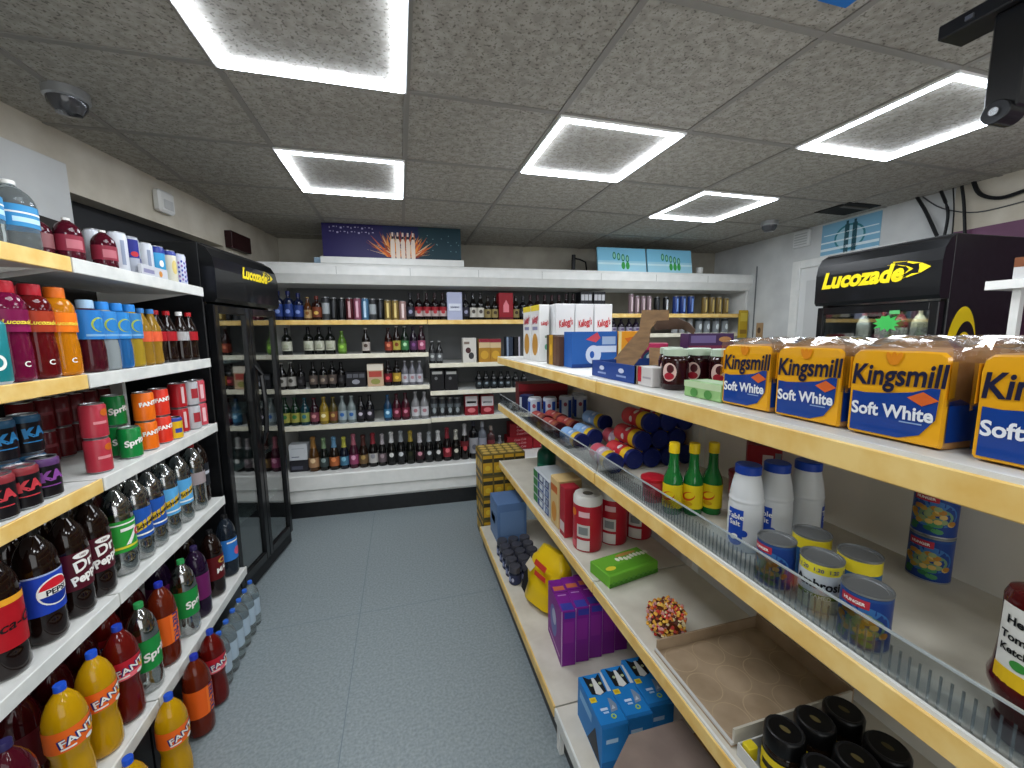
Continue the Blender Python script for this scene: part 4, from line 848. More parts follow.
BACK = [
 ("cooler's top shelf", 1.635, [((-0.901, 3.657, 1.873), 'blueb'), ((-0.843, 3.655, 1.874), 'blueb'), ((-0.793, 3.654, 1.858), 'blueb'), ((-0.677, 3.649, 1.828), 'amberb'), ((-0.616, 3.647, 1.837), 'redgold'), ((-0.564, 3.645, 1.829), 'silc'), ((-0.503, 3.643, 1.822), 'blackc'), ((-0.457, 3.641, 1.822), 'blackc'), ((-0.411, 3.640, 1.823), 'redc'), ((-0.348, 3.638, 1.823), 'pinkc'), ((-0.278, 3.635, 1.824), 'bluec'), ((-0.223, 3.633, 1.817), 'silc'), ((-0.167, 3.631, 1.817), 'blackc'), ((-0.103, 3.629, 1.809), 'goldc'), ((-0.030, 3.626, 1.810), 'goldc'), ((0.027, 3.624, 1.802), 'blushc'), ((0.088, 3.622, 1.870), 'darkb'), ((0.204, 3.618, 1.871), 'redwine'), ((0.263, 3.616, 1.872), 'redwine'), ((0.323, 3.613, 1.873), 'redwine'), ((0.383, 3.611, 1.873), 'redwine'), ((0.478, 3.608, 1.883), 'lavp'), ((0.565, 3.605, 1.867), 'darkb'), ((0.636, 3.602, 1.885), 'darkb2'), ((0.689, 3.600, 1.886), 'darkb2'), ((0.770, 3.597, 1.852), 'ylab'), ((0.833, 3.595, 1.853), 'ylab'), ((0.925, 3.592, 1.889), 'redp'), ((1.017, 3.588, 1.855), 'ylab'), ((1.073, 3.586, 1.856), 'darkb'), ((1.149, 3.584, 1.865), 'dred'), ((1.215, 3.581, 1.866), 'dred'), ((1.282, 3.579, 1.867), 'dred'), ((1.350, 3.576, 1.868), 'dred'), ((1.418, 3.574, 1.868), 'dred'), ((1.507, 3.571, 1.888), 'redwine'), ((1.576, 3.568, 1.889), 'redwine')]),
 ("cooler's top shelf at the right", 1.69, [((1.706, 3.564, 1.900), 'sixp'), ((1.839, 3.559, 1.901), 'sixp'), ((2.185, 3.546, 1.887), 'mauvec'), ((2.250, 3.544, 1.869), 'mauvec'), ((2.315, 3.542, 1.869), 'mauvec'), ((2.381, 3.539, 1.870), 'mauvec'), ((2.469, 3.536, 1.861), 'blackc'), ((2.569, 3.533, 1.862), 'whitek'), ((2.682, 3.528, 1.873), 'royalc'), ((2.761, 3.526, 1.874), 'royalc'), ((2.853, 3.522, 1.875), 'royalc'), ((3.017, 3.516, 1.867), 'goldc'), ((3.100, 3.513, 1.868), 'goldc'), ((3.183, 3.510, 1.869), 'goldc'), ((3.268, 3.507, 1.860), 'goldc')]),
 ("cooler's second shelf at the right", 1.5, [((1.781, 3.561, 1.676), 'pinkgreen'), ((1.854, 3.558, 1.676), 'pinkgreen'), ((1.927, 3.556, 1.676), 'pinkgreen'), ((2.000, 3.553, 1.667), 'plum'), ((2.085, 3.550, 1.667), 'plum'), ((2.171, 3.547, 1.667), 'plum'), ((2.246, 3.544, 1.667), 'plum'), ((2.334, 3.541, 1.667), 'plum'), ((2.680, 3.529, 1.676), 'whitec'), ((2.760, 3.526, 1.676), 'whitec'), ((2.852, 3.522, 1.676), 'whitec'), ((2.958, 3.519, 1.666), 'palec'), ((3.053, 3.515, 1.666), 'palec'), ((3.160, 3.511, 1.666), 'palec'), ((3.269, 3.507, 1.666), 'palec')]),
 ("cooler's left second shelf", 1.36, [((-0.893, 3.657, 1.581), 'winel'), ((-0.730, 3.651, 1.588), 'winel'), ((-0.647, 3.648, 1.587), 'winel'), ((-0.563, 3.645, 1.587), 'winel'), ((-0.473, 3.642, 1.553), 'greenb'), ((-0.283, 3.635, 1.576), 'slimw'), ((-0.098, 3.629, 1.575), 'redl'), ((-0.031, 3.626, 1.592), 'yell'), ((0.035, 3.624, 1.591), 'grl'), ((0.110, 3.621, 1.582), 'purpb'), ((0.177, 3.619, 1.591), 'pinkb')]),
 ("cooler's left third shelf", 1.08, [((-0.944, 3.659, 1.299), 'whcap'), ((-0.877, 3.657, 1.306), 'whcap'), ((-0.811, 3.654, 1.287), 'stout'), ((-0.712, 3.651, 1.301), 'stoutl'), ((-0.635, 3.648, 1.299), 'stoutl'), ((-0.558, 3.645, 1.306), 'stoutl'), ((-0.488, 3.643, 1.295), 'stout'), ((-0.390, 3.639, 1.208), 'sixd'), ((-0.210, 3.633, 1.271), 'creamp'), ((-0.111, 3.629, 1.294), 'redround'), ((-0.044, 3.627, 1.301), 'yelround'), ((0.031, 3.624, 1.291), 'milkb'), ((0.081, 3.622, 1.289), 'milkb'), ((0.140, 3.620, 1.288), 'milkb')]),
 ("cooler's left fourth shelf", 0.775, [((-0.935, 3.659, 1.011), 'gy'), ((-0.875, 3.657, 1.008), 'gy'), ((-0.800, 3.654, 1.004), 'tealy'), ((-0.724, 3.651, 1.001), 'redy'), ((-0.646, 3.648, 1.006), 'yelb'), ((-0.561, 3.645, 1.002), 'oliveb'), ((-0.497, 3.643, 1.007), 'clearb'), ((-0.434, 3.641, 1.005), 'clearb'), ((-0.362, 3.638, 1.001), 'blackb'), ((-0.288, 3.635, 1.007), 'blackb'), ((-0.132, 3.630, 1.000), 'blueb2'), ((-0.057, 3.627, 1.005), 'cherryb'), ((0.019, 3.624, 1.011), 'cherryb'), ((0.104, 3.621, 1.016), 'clearw'), ((0.182, 3.618, 1.012), 'clearw')]),
 ("cooler's middle second shelf", 1.262, [((0.266, 3.615, 1.460), 'slimw2'), ((0.327, 3.613, 1.459), 'slimw2'), ((0.592, 3.604, 1.482), 'picbox'), ((0.727, 3.599, 1.472), 'goldp'), ((0.828, 3.595, 1.470), 'goldp'), ((0.958, 3.591, 1.487), 'bluep'), ((1.033, 3.588, 1.486), 'blackp')]),
 ("cooler's middle third shelf", 1.02, [((0.301, 3.614, 1.204), 'packk'), ((0.424, 3.610, 1.200), 'packk'), ((0.676, 3.601, 1.184), 'neckb'), ((0.740, 3.598, 1.182), 'neckb'), ((0.814, 3.596, 1.179), 'neckb'), ((0.879, 3.593, 1.177), 'neckb'), ((0.945, 3.591, 1.175), 'neckb'), ((1.021, 3.588, 1.164), 'neckb'), ((1.098, 3.585, 1.161), 'neckb')]),
 ("cooler's middle fourth shelf", 0.782, [((0.267, 3.615, 0.955), 'greyc'), ((0.337, 3.613, 0.951), 'greyc'), ((0.408, 3.610, 0.948), 'greyc'), ((0.471, 3.608, 0.945), 'greyc'), ((0.598, 3.603, 0.967), 'redwhite'), ((0.745, 3.598, 0.960), 'redwhite')]),
 ("cooler's bottom deck", 0.373, [((-0.730, 3.651, 0.668), 'f_amb'), ((-0.661, 3.649, 0.654), 'f_grn'), ((-0.574, 3.646, 0.657), 'f_org'), ((-0.494, 3.643, 0.651), 'f_yel'), ((-0.412, 3.640, 0.672), 'f_pink'), ((-0.331, 3.637, 0.658), 'f_brn'), ((-0.256, 3.634, 0.670), 'f_red'), ((-0.174, 3.631, 0.656), 'f_gry'), ((-0.097, 3.629, 0.669), 'f_wht'), ((-0.029, 3.626, 0.673), 'f_slv'), ((0.048, 3.623, 0.668), 'f_gld'), ((0.116, 3.621, 0.645), 'f_prp'), ((0.195, 3.618, 0.649), 'f_slv'), ((0.266, 3.615, 0.654), 'f_wht'), ((0.338, 3.613, 0.677), 'f_crm'), ((0.418, 3.610, 0.653), 'f_blk'), ((0.501, 3.607, 0.703), 'f_cola'), ((0.602, 3.603, 0.725), 'f_tall'), ((0.685, 3.600, 0.711), 'vodka'), ((0.778, 3.597, 0.667), 'roseb'), ((0.862, 3.594, 0.566), 'smallw')]),
]
BG = 'bottles, cans and packs in the back cooler'
for where, z, row in BACK:
    tot = {}; seen = {}
    for p, k in row: tot[k] = tot.get(k, 0) + 1
    # neighbours are nudged apart until they only touch
    pos = [[p[0], KIND[k][2]] for p, k in row]
    for _ in range(80):
        for a, b in zip(pos, pos[1:]):
            gap = b[0] - a[0] - a[1] - b[1] - .002
            if gap < 0: a[0] += gap/2; b[0] -= gap/2
    for (p, k), (x, r) in zip(row, pos):
        look, cat, r, size = KIND[k]; i = seen.get(k, 0); seen[k] = i + 1
        lb = '%s on %s' % (look, where) if tot[k] == 1 else '%s, %s from left on %s' % (look, ordn(i), where)
        h0 = min(max(.08, p[2] - z), .15 if z == 1.50 else .245 if z > 1.6 else .5)
        key = ('back', k)
        if key not in _P: _P_h[key] = h0
        y = 3.54 + RC*x + .10
        place(key, size(_P_h[key]), (x, y - (.03 if cat == 'pack' else 0), z), RC, lb, cat, BG, (1, 1, h0/_P_h[key]))

# red can multipacks and boxes on the deck
def crate(name, w, d, h, c, art, loc, rz, label, cat='pack', group=None, **k):
    o = carton(name, w, d, h, c if not isinstance(c, str) else mat(c, .5), art, k.get('b', .002), k.get('side'), k.get('top'))()
    o.location = (loc[0], loc[1], loc[2] + .0007); o.rotation_euler = (0, 0, rz); return tag(o, label, cat, group)
def redpack(mb, mp, w, h):
    for q in range(3): mb.text(mp, 'Coca-Cola', w*.5, h*(.22 + .28*q), h*.22, mat('#c89094', .5), shear=.25, rot=.06)
p = (1.018, 3.633, 0.436)
for i in range(3): crate('can_multipack', .26, .14, .13, '#8a1420', redpack, (1.10 + .27*i, 3.54 + RC*1.03 + .24, .3735), RC, "red cola can multipack, %s from left on the cooler's bottom deck" % ordn(i), 'pack', 'red multipacks')
for i in range(2): crate('can_multipack', .26, .14, .13, '#8a1420', redpack, (1.13 + .27*i, 3.54 + RC*1.03 + .25, .504), RC, "red cola can multipack, %s in the upper layer on the deck" % ordn(i), 'pack', 'red multipacks')
q = (-0.871, 3.661, 0.433)
crate('white_crate', .145, .14, .10, '#26262c', lambda mb, mp, w, h: mb.rect(mp, .1*w, .2*h, .7*w, .5*h, mat('#4a4c5a', .5), 2), (q[0], q[1], .3735), RC, "black box under the white sheet box at the deck's left end", 'box')
crate('white_box', .14, .10, .135, '#c4c8cc', lambda mb, mp, w, h: (mb.rect(mp, .15*w, .72*h, .85*w, .76*h, mat('#9aa0a8', .5), 2), mb.rect(mp, .12*w, .18*h, .55*w, .24*h, mat('#6a707c', .5), 2)), (q[0], q[1], .474), RC, "white box on the black box at the deck's left end", 'box')
crate('yellow_sign', .10, .02, .28, '#b89a2a', lambda mb, mp, w, h: (mb.rect(mp, .1*w, .6*h, .9*w, .9*h, mat('#d0b848', .5), 2), mb.rect(mp, .1*w, .15*h, .9*w, .3*h, mat('#8a6a2a', .5), 2)), (3.385, 3.54 + RC*3.4 - .024, 1.45), RC, 'yellow printed card standing inside the right end of the cooler', 'sign')
# ------------------------------------------------------------------ on top of the back cooler
TOPZ = 2.086
def spark(mb, mp, w, h):
    mb.rect(mp, 0, 0, w*.42, h, mat('#221a54', .45), 2); mb.rect(mp, w*.42, 0, w*.68, h, mat('#1a2450', .45), 2, .0008); mb.rect(mp, w*.68, 0, w, h, mat('#173640', .45), 2)
    rnd = random.Random(3)
    for q in range(110):
        a = rnd.uniform(.15, PI-.15); L = rnd.uniform(.5, 1.0)*h*.95; x = w*.56 + rnd.uniform(-.10, .10)*w
        e = (x + math.cos(a)*L*1.0, min(h*.98, math.sin(a)*L)); n = .016
        mb.poly(mp, [(x-n, .01), (x+n, .01), e], mat(['#c8581e', '#e08a3a', '#8a3414', '#d8b48a'][q % 4], .5), .0010 + q*.00001)
    for q in range(5):
        x = w*(.49 + .037*q); c = mat('#e4d4c4', .4)
        mb.poly(mp, [(x-.016, 0), (x+.016, 0), (x+.016, h*.5), (x+.007, h*.62), (x+.007, h*.8), (x-.007, h*.8), (x-.007, h*.62), (x-.016, h*.5)], c, .003)
        mb.rect(mp, x-.008, h*.60, x+.008, h*.68, mat('#2a2024', .4), 2, .0035)
    for q in range(26): 
        x = w*(.05 + .32*(q % 13)/13) ; y = h*(.86 if q < 13 else .72) + (.03 if q % 3 else -.01)*h
        mb.rect(mp, x, y, x + .006 + .008*(q % 2), y + .007 + .006*(q % 3 == 0), mat('#b8b0d0', .5), 1, .001)
    for q in range(14): mb.ell(mp, w*(.72 + .27*rnd.random()), h*(.15 + .8*rnd.random()), .004, .004, mat('#7aa0a4', .5), 6, .001)
a, b = (-0.561, 3.580, 2.173), (0.529, 3.541, 2.211)
x0 = a[0]; x1 = b[0]
crate('shelf_plinth', x1-x0+.04, .20, .052, M_white, None, ((x0+x1)/2, 3.54 + RC*(x0+x1)/2 + .0, TOPZ), RC, 'long flat white box under the firework poster on top of the cooler', 'box')
crate('advertising_board', x1-x0, .02, .258, '#1c1f4a', spark, ((x0+x1)/2, 3.54 + RC*(x0+x1)/2 + .02, TOPZ+.0535), RC, 'long dark poster board with orange firework burst and pale bottles on the cooler', 'poster')
crate('tape_roll_box', .05, .05, .05, '#8fa8bc', None, (x0-.05, 3.54 + RC*x0 + .05, TOPZ), RC, 'tiny pale blue box beside the firework poster on the cooler', 'box')
def cyan(k):
    def f(mb, mp, w, h):
        mb.rect(mp, 0, 0, w, h*.45, mat('#9fcfe0', .5), 2); mb.rect(mp, 0, h*.28, w, h*.36, mat('#c4e2ea', .5), 2, .0009)
        for q in range(4 if k == 0 else 5):
            x = w*(.34 + .09*q); mb.ell(mp, x, h*(.66 - .04*q), w*.035, h*.16, mat('#2a7a5a', .5), 14, .0012); mb.ell(mp, x, h*(.66 - .04*q), w*.02, h*.10, mat('#8ac8b0', .5), 12, .0016)
            if q > 1: mb.ell(mp, x, h*.25, w*.04, h*.16, mat('#3aa04a', .5), 14, .0012)
    return f
for k, (pa, pb) in enumerate((((1.801, 3.595, 2.109), (2.307, 3.577, 2.122)), ((2.318, 3.577, 2.112), (2.810, 3.559, 2.125)))):
    w = pb[0]-pa[0]; o = crate('poster_card', w-.006, .02, .225, '#7fc0dc', cyan(k), ((pa[0]+pb[0])/2, 3.54 + RC*pa[0] + .03, TOPZ+.004), RC, ('left' if k == 0 else 'right') + ' pale blue poster card with green cans leaning on the cooler top', 'poster')
    o.rotation_euler = (R(-9), 0, RC)
mb = MB(); mb.lathe([(.03, 0), (.034, .075), (.03, .078), (.0005, .078)], mat('#d8d8d4', .4), 18); o = mb.build('paper_cup'); p = (2.970, 3.553, 2.158); o.location = (p[0], p[1]+.02, TOPZ); tag(o, 'small white cup on top of the cooler near the right wall', 'cup')
p = (1.674, 3.680, 2.192)
m_ = MB(); m_.tube([(p[0]-.04, p[1], TOPZ+.14), (p[0]+.02, p[1], TOPZ+.13), (p[0]+.09, p[1]+.02, TOPZ+.11), (p[0]+.12, p[1]+.05, TOPZ+.006)], .008, K_, 6); m_.tube([(p[0]-.05, p[1], TOPZ+.005), (p[0]-.045, p[1], TOPZ+.17)], .02, K_, 8)
tag(m_.build('cable_plug'), 'black plug and lead on top of the cooler left of the blue posters', 'cable')

# ================================================================== groceries on the right shelving
ZT, ZM, ZL, ZB = 1.364, 1.036, .62, .145
FA = -PI/2                                     # facing the aisle
# ------------------------------------------------------------------ sliced bread
M_film = clear_mat('bread_film', '#f2f2f2', .80, .12)
M_bread = noisy('toasted_crust', '#a9743a', '#c8965a', 26, .7, 6)
BY = mat('#eba91e', .3, coat=.4); BBLUE = mat('#164090', .3, coat=.4); BNAVY = mat('#1c1f3a', .4)
def loaf_mesh():
    root = thing('bread_loaf', None, None); w, h, d = .122, .134, .25
    pts = [(-.5, .03), (-.48, 0), (0, 0), (.48, 0), (.5, .03), (.5, .45), (.508, .84), (.49, .945), (.43, .992), (.2, 1.0), (0, .992), (-.2, 1.0), (-.43, .992), (-.49, .945), (-.508, .84), (-.5, .45)]
    n = len(pts); mb = MB(); vs = []
    ys = [(0, .95), (.005, .985), (.02, 1), (d-.02, 1), (d-.005, .985), (d, .95)]
    for y, s in ys: vs += [(x*w*s, y, (z-.5)*h*s + .5*h*(1 if s == 1 else 1) - (0 if s == 1 else 0)) for x, z in pts]
    k = len(ys)
    body = [(j*n+(i+1) % n, j*n+i, (j+1)*n+i, (j+1)*n+(i+1) % n) for j in range(k-1) for i in range(n)]
    fs_front = [tuple(range(n))]; fs_back = [tuple((k-1)*n + i for i in reversed(range(n)))]
    mb.add(vs, [f for q, f in enumerate(body) if q//n in (1, 2)], M_bread)
    o = len(mb.v)
    mb.add(vs, [f for q, f in enumerate(body) if q//n not in (1, 2)], BY); mb.add(vs, fs_front + fs_back, BY)
    mb.build('loaf', root)
    # printed bag: front face and side bands
    pr = MB(); fp = plane((-w/2, -.0005, 0), (1, 0, 0), (0, 0, 1))
    wave = [(.06*w, .05*h), (.60*w, .05*h), (.80*w, .12*h), (.93*w, .30*h), (.945*w, .62*h), (.86*w, .62*h), (.70*w, .56*h), (.45*w, .52*h), (.2*w, .50*h), (.06*w, .51*h)]
    pr.poly(fp, wave, BBLUE, .0012)
    pr.text(fp, 'Kingsmill', .50*w, .73*h, .044, BNAVY, rot=.05, shear=.12, bold=.024, sx=.74)
    pr.text(fp, 'Soft White', .49*w, .33*h, .0265, mat('#e8ecf2', .4), rot=.03, bold=.03, sx=.88, off=.0022)
    pr.ell(fp, .80*w, .50*h, .018, .010, mat('#d8662e', .4), 4, .0022)
    for q in (-1, 0, 1): pr.ell(fp, (.48 + .045*q)*w, .905*h, .0035, .010, mat('#e08a1e', .4), 10, .0018, rot=-.35*q)
    pr.rect(fp, .60*w, .225*h, .82*w, .24*h, mat('#8aa4d0', .4), 2, .0022)
    for sx in (-1, 1):
        X = sx*(w*.5 + .0012)
        P_ = (lambda a, b, X=X: (X, a, b*h))
        A = [P_(.0, .52), P_(.012, .54), P_(.012, .9), P_(.0, .9)]
        Bp = [P_(.004, .08), P_(d-.02, .08), P_(d-.02, .34), P_(.12, .30), P_(.06, .42), P_(.025, .52), P_(.004, .5)]
        C_ = [P_(d-.10, .3), P_(d-.01, .3), P_(d-.01, .92), P_(d-.07, .92)]
        for Q, m_ in ((A, BY), (Bp, BBLUE), (C_, BY)):
            pr.add(Q, [tuple(range(len(Q))) if sx > 0 else tuple(reversed(range(len(Q))))], m_)
    pr.build('printed_bag', root, smooth=False)
    rnd = random.Random(5); fm = MB(); N = 14; V = []
    top = [i for i, p in enumerate(pts) if p[1] > .4]; top = [5, 6, 7, 8, 9, 10, 11, 12, 13, 14, 15]
    for j in range(N):
        y = -.004 + (d+.008)*j/(N-1)
        for i in top:
            x, z = pts[i]; e = rnd.uniform(.002, .010)
            V.append((x*(w+.002) + math.copysign(e*.2, x), y, z*h + (e*1.6 if z > .7 else .001)))
    m = len(top)
    fm.add(V, [(j*m+i, (j+1)*m+i, (j+1)*m+i+1, j*m+i+1) for j in range(N-1) for i in range(m-1)], M_film)
    # gathered tail of film behind
    T = [];
    for j in range(5):
        for i in range(9):
            a = PI*i/8; s = (1 - .17*j)*(1 + rnd.uniform(-.08, .08)); T.append((math.cos(a)*w*.5*s, d + .004 + .012*j, .02 + h*(.5 + .45*math.sin(a)*s - .12*j)))
    fm.add(T, [(j*9+i, j*9+i+1, (j+1)*9+i+1, (j+1)*9+i) for j in range(4) for i in range(8)], M_film)
    fm.build('film_wrap', root, smooth=False)
    return root
BRG = 'sliced white loaves on the top grocery shelf'
for y, x, rz, z, lb in ((.690, .70, 0, ZT, 'wrapped sliced white loaf, smallest in view, beside the jam jars'), (.555, .70, .0, ZT, 'wrapped sliced white loaf between the smallest loaf and the big middle loaf'),
                     (.418, .695, 0, ZT, 'wrapped sliced white loaf with its whole yellow and blue face in view'), (.266, .69, -.004, ZT, 'wrapped sliced white loaf cut off by the right picture edge'),
                     (.635, 1.07, .02, ZT, 'back-row loaf behind the two smallest front loaves'), (.485, 1.075, -.02, ZT, 'back-row loaf behind the gap before the big middle loaf'), (.335, 1.07, .02, ZT, 'back-row loaf behind the gap beside the cut-off loaf')):
    place(('loaf',), loaf_mesh, (x, y, z + .001), FA + rz, lb, 'bread', BRG)
# ------------------------------------------------------------------ rest of the top shelf
def jam(mb, mp, h, r):
    mb.ell(mp, 0, .44*h, .020, .026, mat('#d8b8b0', .5), 20, .0008); mb.ell(mp, .0, .34*h, .014, .010, mat('#a02030', .5), 16, .0012); mb.ell(mp, .003, .52*h, .010, .012, mat('#4a1a20', .5), 14, .0012)
jm = bottle('jam_jar', 'jar', .115, .036, mat('#26080c', .08, coat=.5), mat('#b4c4b0', .4), mat('#2e0a10', .2), jam, 24, capname='lid')
for (x, y), lb in (((.752, .985), 'dark red jam jar at the left end of the jars, bottom in view'), ((.80, 1.068), 'dark red jam jar behind, second from the left of the jars'), ((.83, .985), 'dark red jam jar with pale picture label, third from the left'), ((.845, .905), 'dark red jam jar touching the first loaf')):
    place(('jam',), jm, (x, y, ZT), FA + .5, lb, 'jar', 'jam jars on the top grocery shelf')
def greenart(mb, mp, w, h): 
    mb.rect(mp, 0, .62*h, w, h, mat('#b8cca4', .5), 3); mb.ell(mp, .3*w, .32*h, .013, .011, mat('#4f8a44', .5), 14, .0012); mb.ell(mp, .68*w, .32*h, .013, .011, mat('#4f8a44', .5), 14, .0012)
crate('tea_box', .125, .07, .040, '#8fb878', greenart, (.70, .815, ZT), FA, 'low pale green box lying in front of the jam jars', 'box', top=lambda mb, mp, w, d: mb.rect(mp, .1*w, .2*d, .9*w, .8*d, mat('#b4ccaa', .5), 2), side=lambda mb, mp, w, h: mb.ell(mp, .5*w, .4*h, .012, .012, mat('#4f8a44', .5)))
crate('white_carton', .075, .05, .058, '#c8c4c2', lambda mb, mp, w, h: (mb.rect(mp, 0, .2*h, .25*w, h, mat('#b02030', .5), 2), mb.rect(mp, .35*w, .4*h, .9*w, .5*h, mat('#a09aa0', .5), 2)), (.705, 1.06, ZT), FA, 'small white and red packet left of the jam jars', 'packet')
def trayart(mb, mp, w, h):
    for q in (.27, .72): mb.ell(mp, w*q, h*.62, .018, .008, mat('#c8d0e4', .5), 14); mb.rect(mp, w*q-.03, h*.25, w*q+.03, h*.36, mat('#8a9cc8', .5), 3)
t = thing('open_tray_box', 'low open blue tray with tall brown cardboard flaps raised behind', 'box', (0, 0, 0))
tr = MB(); tr.M = Matrix.Translation((0, 0, .001)); x0, x1, y0, y1 = .70, .95, 1.105, 1.40
tr.box(x0, x0+.004, y0, y1, ZT, ZT+.058, mat('#1e3f86', .5)); tr.box(x0, x1, y0, y0+.004, ZT, ZT+.058, mat('#b0a48e', .6)); tr.box(x0, x1, y1-.004, y1, ZT, ZT+.058, mat('#1e3f86', .5)); tr.box(x1-.004, x1, y0, y1, ZT, ZT+.1, M_card); tr.M = Matrix()
trayart(tr, plane((x0-.0005, y1, ZT), (0, -1, 0), (0, 0, 1)), y1-y0, .058); tr.build('tray', t, smooth=False)
def poly_world(name, pts, m, par, th=.004):
    P3 = [Vector(p) for p in pts]; mb = MB(); off = Vector((th, th*.3, 0)); n = len(P3)
    mb.add(P3 + [p + off for p in P3], [tuple(range(n)), tuple(n + i for i in reversed(range(n)))] + [(i, n+i, n+(i+1) % n, (i+1) % n) for i in range(n)], m)
    return mb.build(name, par, smooth=False)
poly_world('flap', [(0.800, 1.460, 1.392), (0.800, 1.278, 1.406), (0.800, 1.191, 1.480), (0.800, 1.183, 1.533), (0.800, 1.152, 1.562), (0.800, 1.091, 1.563), (0.800, 1.092, 1.594), (0.800, 1.233, 1.601), (0.800, 1.247, 1.534)], M_card, t)
poly_world('flap', [(0.860, 1.261, 1.561), (0.860, 1.194, 1.573), (0.860, 1.122, 1.570), (0.860, 1.070, 1.553), (0.860, 1.042, 1.532), (0.860, 1.049, 1.519), (0.860, 1.101, 1.535), (0.860, 1.242, 1.533)], noisy('cardboard_dark', '#4e3a2c', '#5e4636', 14, .8), t)  # second flap in a darker brown cardboard
def magart(mb, mp, w, h):
    mb.rect(mp, 0, .78*h, w, h, mat('#c83a68', .5), 2); mb.rect(mp, 0, 0, w, .3*h, mat('#8ab03a', .5), 2); mb.ell(mp, .5*w, .5*h, .42*w, .26*h, mat('#1f5a74', .5), 20, .0008); mb.ell(mp, .5*w, .54*h, .3*w, .15*h, mat('#c8d4d4', .5), 20, .0012)
p = (0.954, 1.355, 1.364)
crate('magenta_box', .10, .10, .115, '#5a1f44', magart, (p[0]+.02, p[1]+.05, ZT), -.55, 'small magenta, teal and green box behind the white packet', 'box', top=lambda mb, mp, w, d: mb.rect(mp, 0, 0, w, d, mat('#b03a5a', .5), 2))
crate('purple_box', .16, .08, .155, '#3a1f4a', lambda mb, mp, w, h: (mb.rect(mp, 0, .55*h, w, .72*h, mat('#6a2040', .5), 2), mb.rect(mp, .05*w, .78*h, .6*w, .95*h, mat('#6a5a8a', .5), 2), mb.ell(mp, .8*w, .86*h, .022, .010, mat('#a8784a', .5), 14)), (1.07, 1.21, ZT), -.3, 'dark purple snack box behind the jam jars', 'box')
def dogart(mb, mp, w, h):
    W2 = mat('#c8d4e8', .5); mb.rect(mp, 0, 0, w, .1*h, mat('#173a7c', .5), 2)
    mb.ell(mp, .47*w, .36*h, .085*w*2.0, .26*h, W2, 20, .0008); mb.ell(mp, .44*w, .36*h, .05*w, .10*h, mat('#2a5aa8', .5), 16, .0012); mb.rect(mp, .55*w, .42*h, .98*w, .60*h, W2, 3, .0010); mb.rect(mp, .66*w, .64*h, .96*w, .86*h, mat('#9ab0d0', .5), 3, .0008)
    mb.poly(mp, [(.3*w, .78*h), (.55*w, .98*h), (.62*w, .82*h), (.52*w, .70*h)], mat('#c84858', .5), .0012)
a, b = (0.752, 1.717, 1.364), (0.916, 1.653, 1.364)
crate('cereal_carton', .225, .10, .165, '#245aa4', dogart, (.862, 1.70, ZT), -.03, 'bright blue cereal carton with white curl and red stripe, facing the camera', 'box', b=.001)
crate('orange_box', .155, .10, .165, '#d8901e', lambda mb, mp, w, h: (mb.rect(mp, 0, .0, .1*w, h, mat('#d8c88a', .5), 2), mb.poly(mp, [(.2*w, .8*h), (.8*w, .9*h), (.6*w, .5*h), (.85*w, .3*h), (.3*w, .2*h), (.45*w, .55*h)], mat('#c8641a', .5))), (1.056, 1.69, ZT), -.03, 'yellow and orange cereal carton right of the blue carton', 'box')
crate('brown_carton', .09, .15, .150, '#4a3a2c', lambda mb, mp, w, h: (mb.rect(mp, .42*w, 0, w, h, mat('#b88a1e', .5), 2), mb.ell(mp, .72*w, .5*h, .016, .03, mat('#d8a82a', .5), 14, .0012)), (.735, 1.95, ZT), FA, 'brown and yellow carton left of the bright blue carton', 'box')
crate('brown_carton', .08, .10, .145, '#5a3f32', lambda mb, mp, w, h: mb.rect(mp, .1*w, .1*h, .5*w, .9*h, mat('#6a4a3a', .5), 2), (.73, 1.85, ZT), FA, 'plain dark brown carton touching the bright blue carton', 'box')
def keart(mb, mp, w, h):
    mb.text(mp, "Kellogg's", .5*w, .68*h, min(.052, w*.48), mat('#b8242e', .5), rot=.22, shear=.2, bold=.03, sx=.44); mb.rect(mp, .55*w, .42*h, .8*w, .46*h, mat('#7a8a7a', .5), 2); mb.ell(mp, .7*w, .26*h, .010, .016, mat('#5a9a7a', .5), 12)
def crunart(mb, mp, w, h):
    mb.rect(mp, 0, .9*h, w, h, mat('#d8c034', .5), 2); mb.text(mp, "Kellogg's", .5*w, .75*h, .05, mat('#b8243e', .5), rot=.22, shear=.2, bold=.03, sx=.6); mb.ell(mp, .5*w, .30*h, .34*w, .20*h, mat('#b8863a', .5), 20); mb.rect(mp, .2*w, .56*h, .8*w, .62*h, mat('#8a8aa8', .5), 2)
for k, (x, y) in enumerate(((.742, 2.36), (.742, 2.205))):
    crate('cereal_box', .145, .06, .315, '#d4d4d2', crunart, (x, y, ZT), FA, ('far' if k == 0 else 'near') + ' white cereal box with yellow top and flake bowl at the shelf edge', 'box', 'white cereal boxes', side=keart)
for k, x in enumerate((.866, .98, 1.094)):
    crate('cereal_box', .108, .18, .315, '#d2d3d4', keart, (x, 2.06, ZT), -.02, 'tall white cereal box with red script, %s from left behind the cartons' % ordn(k), 'box', 'white cereal boxes')

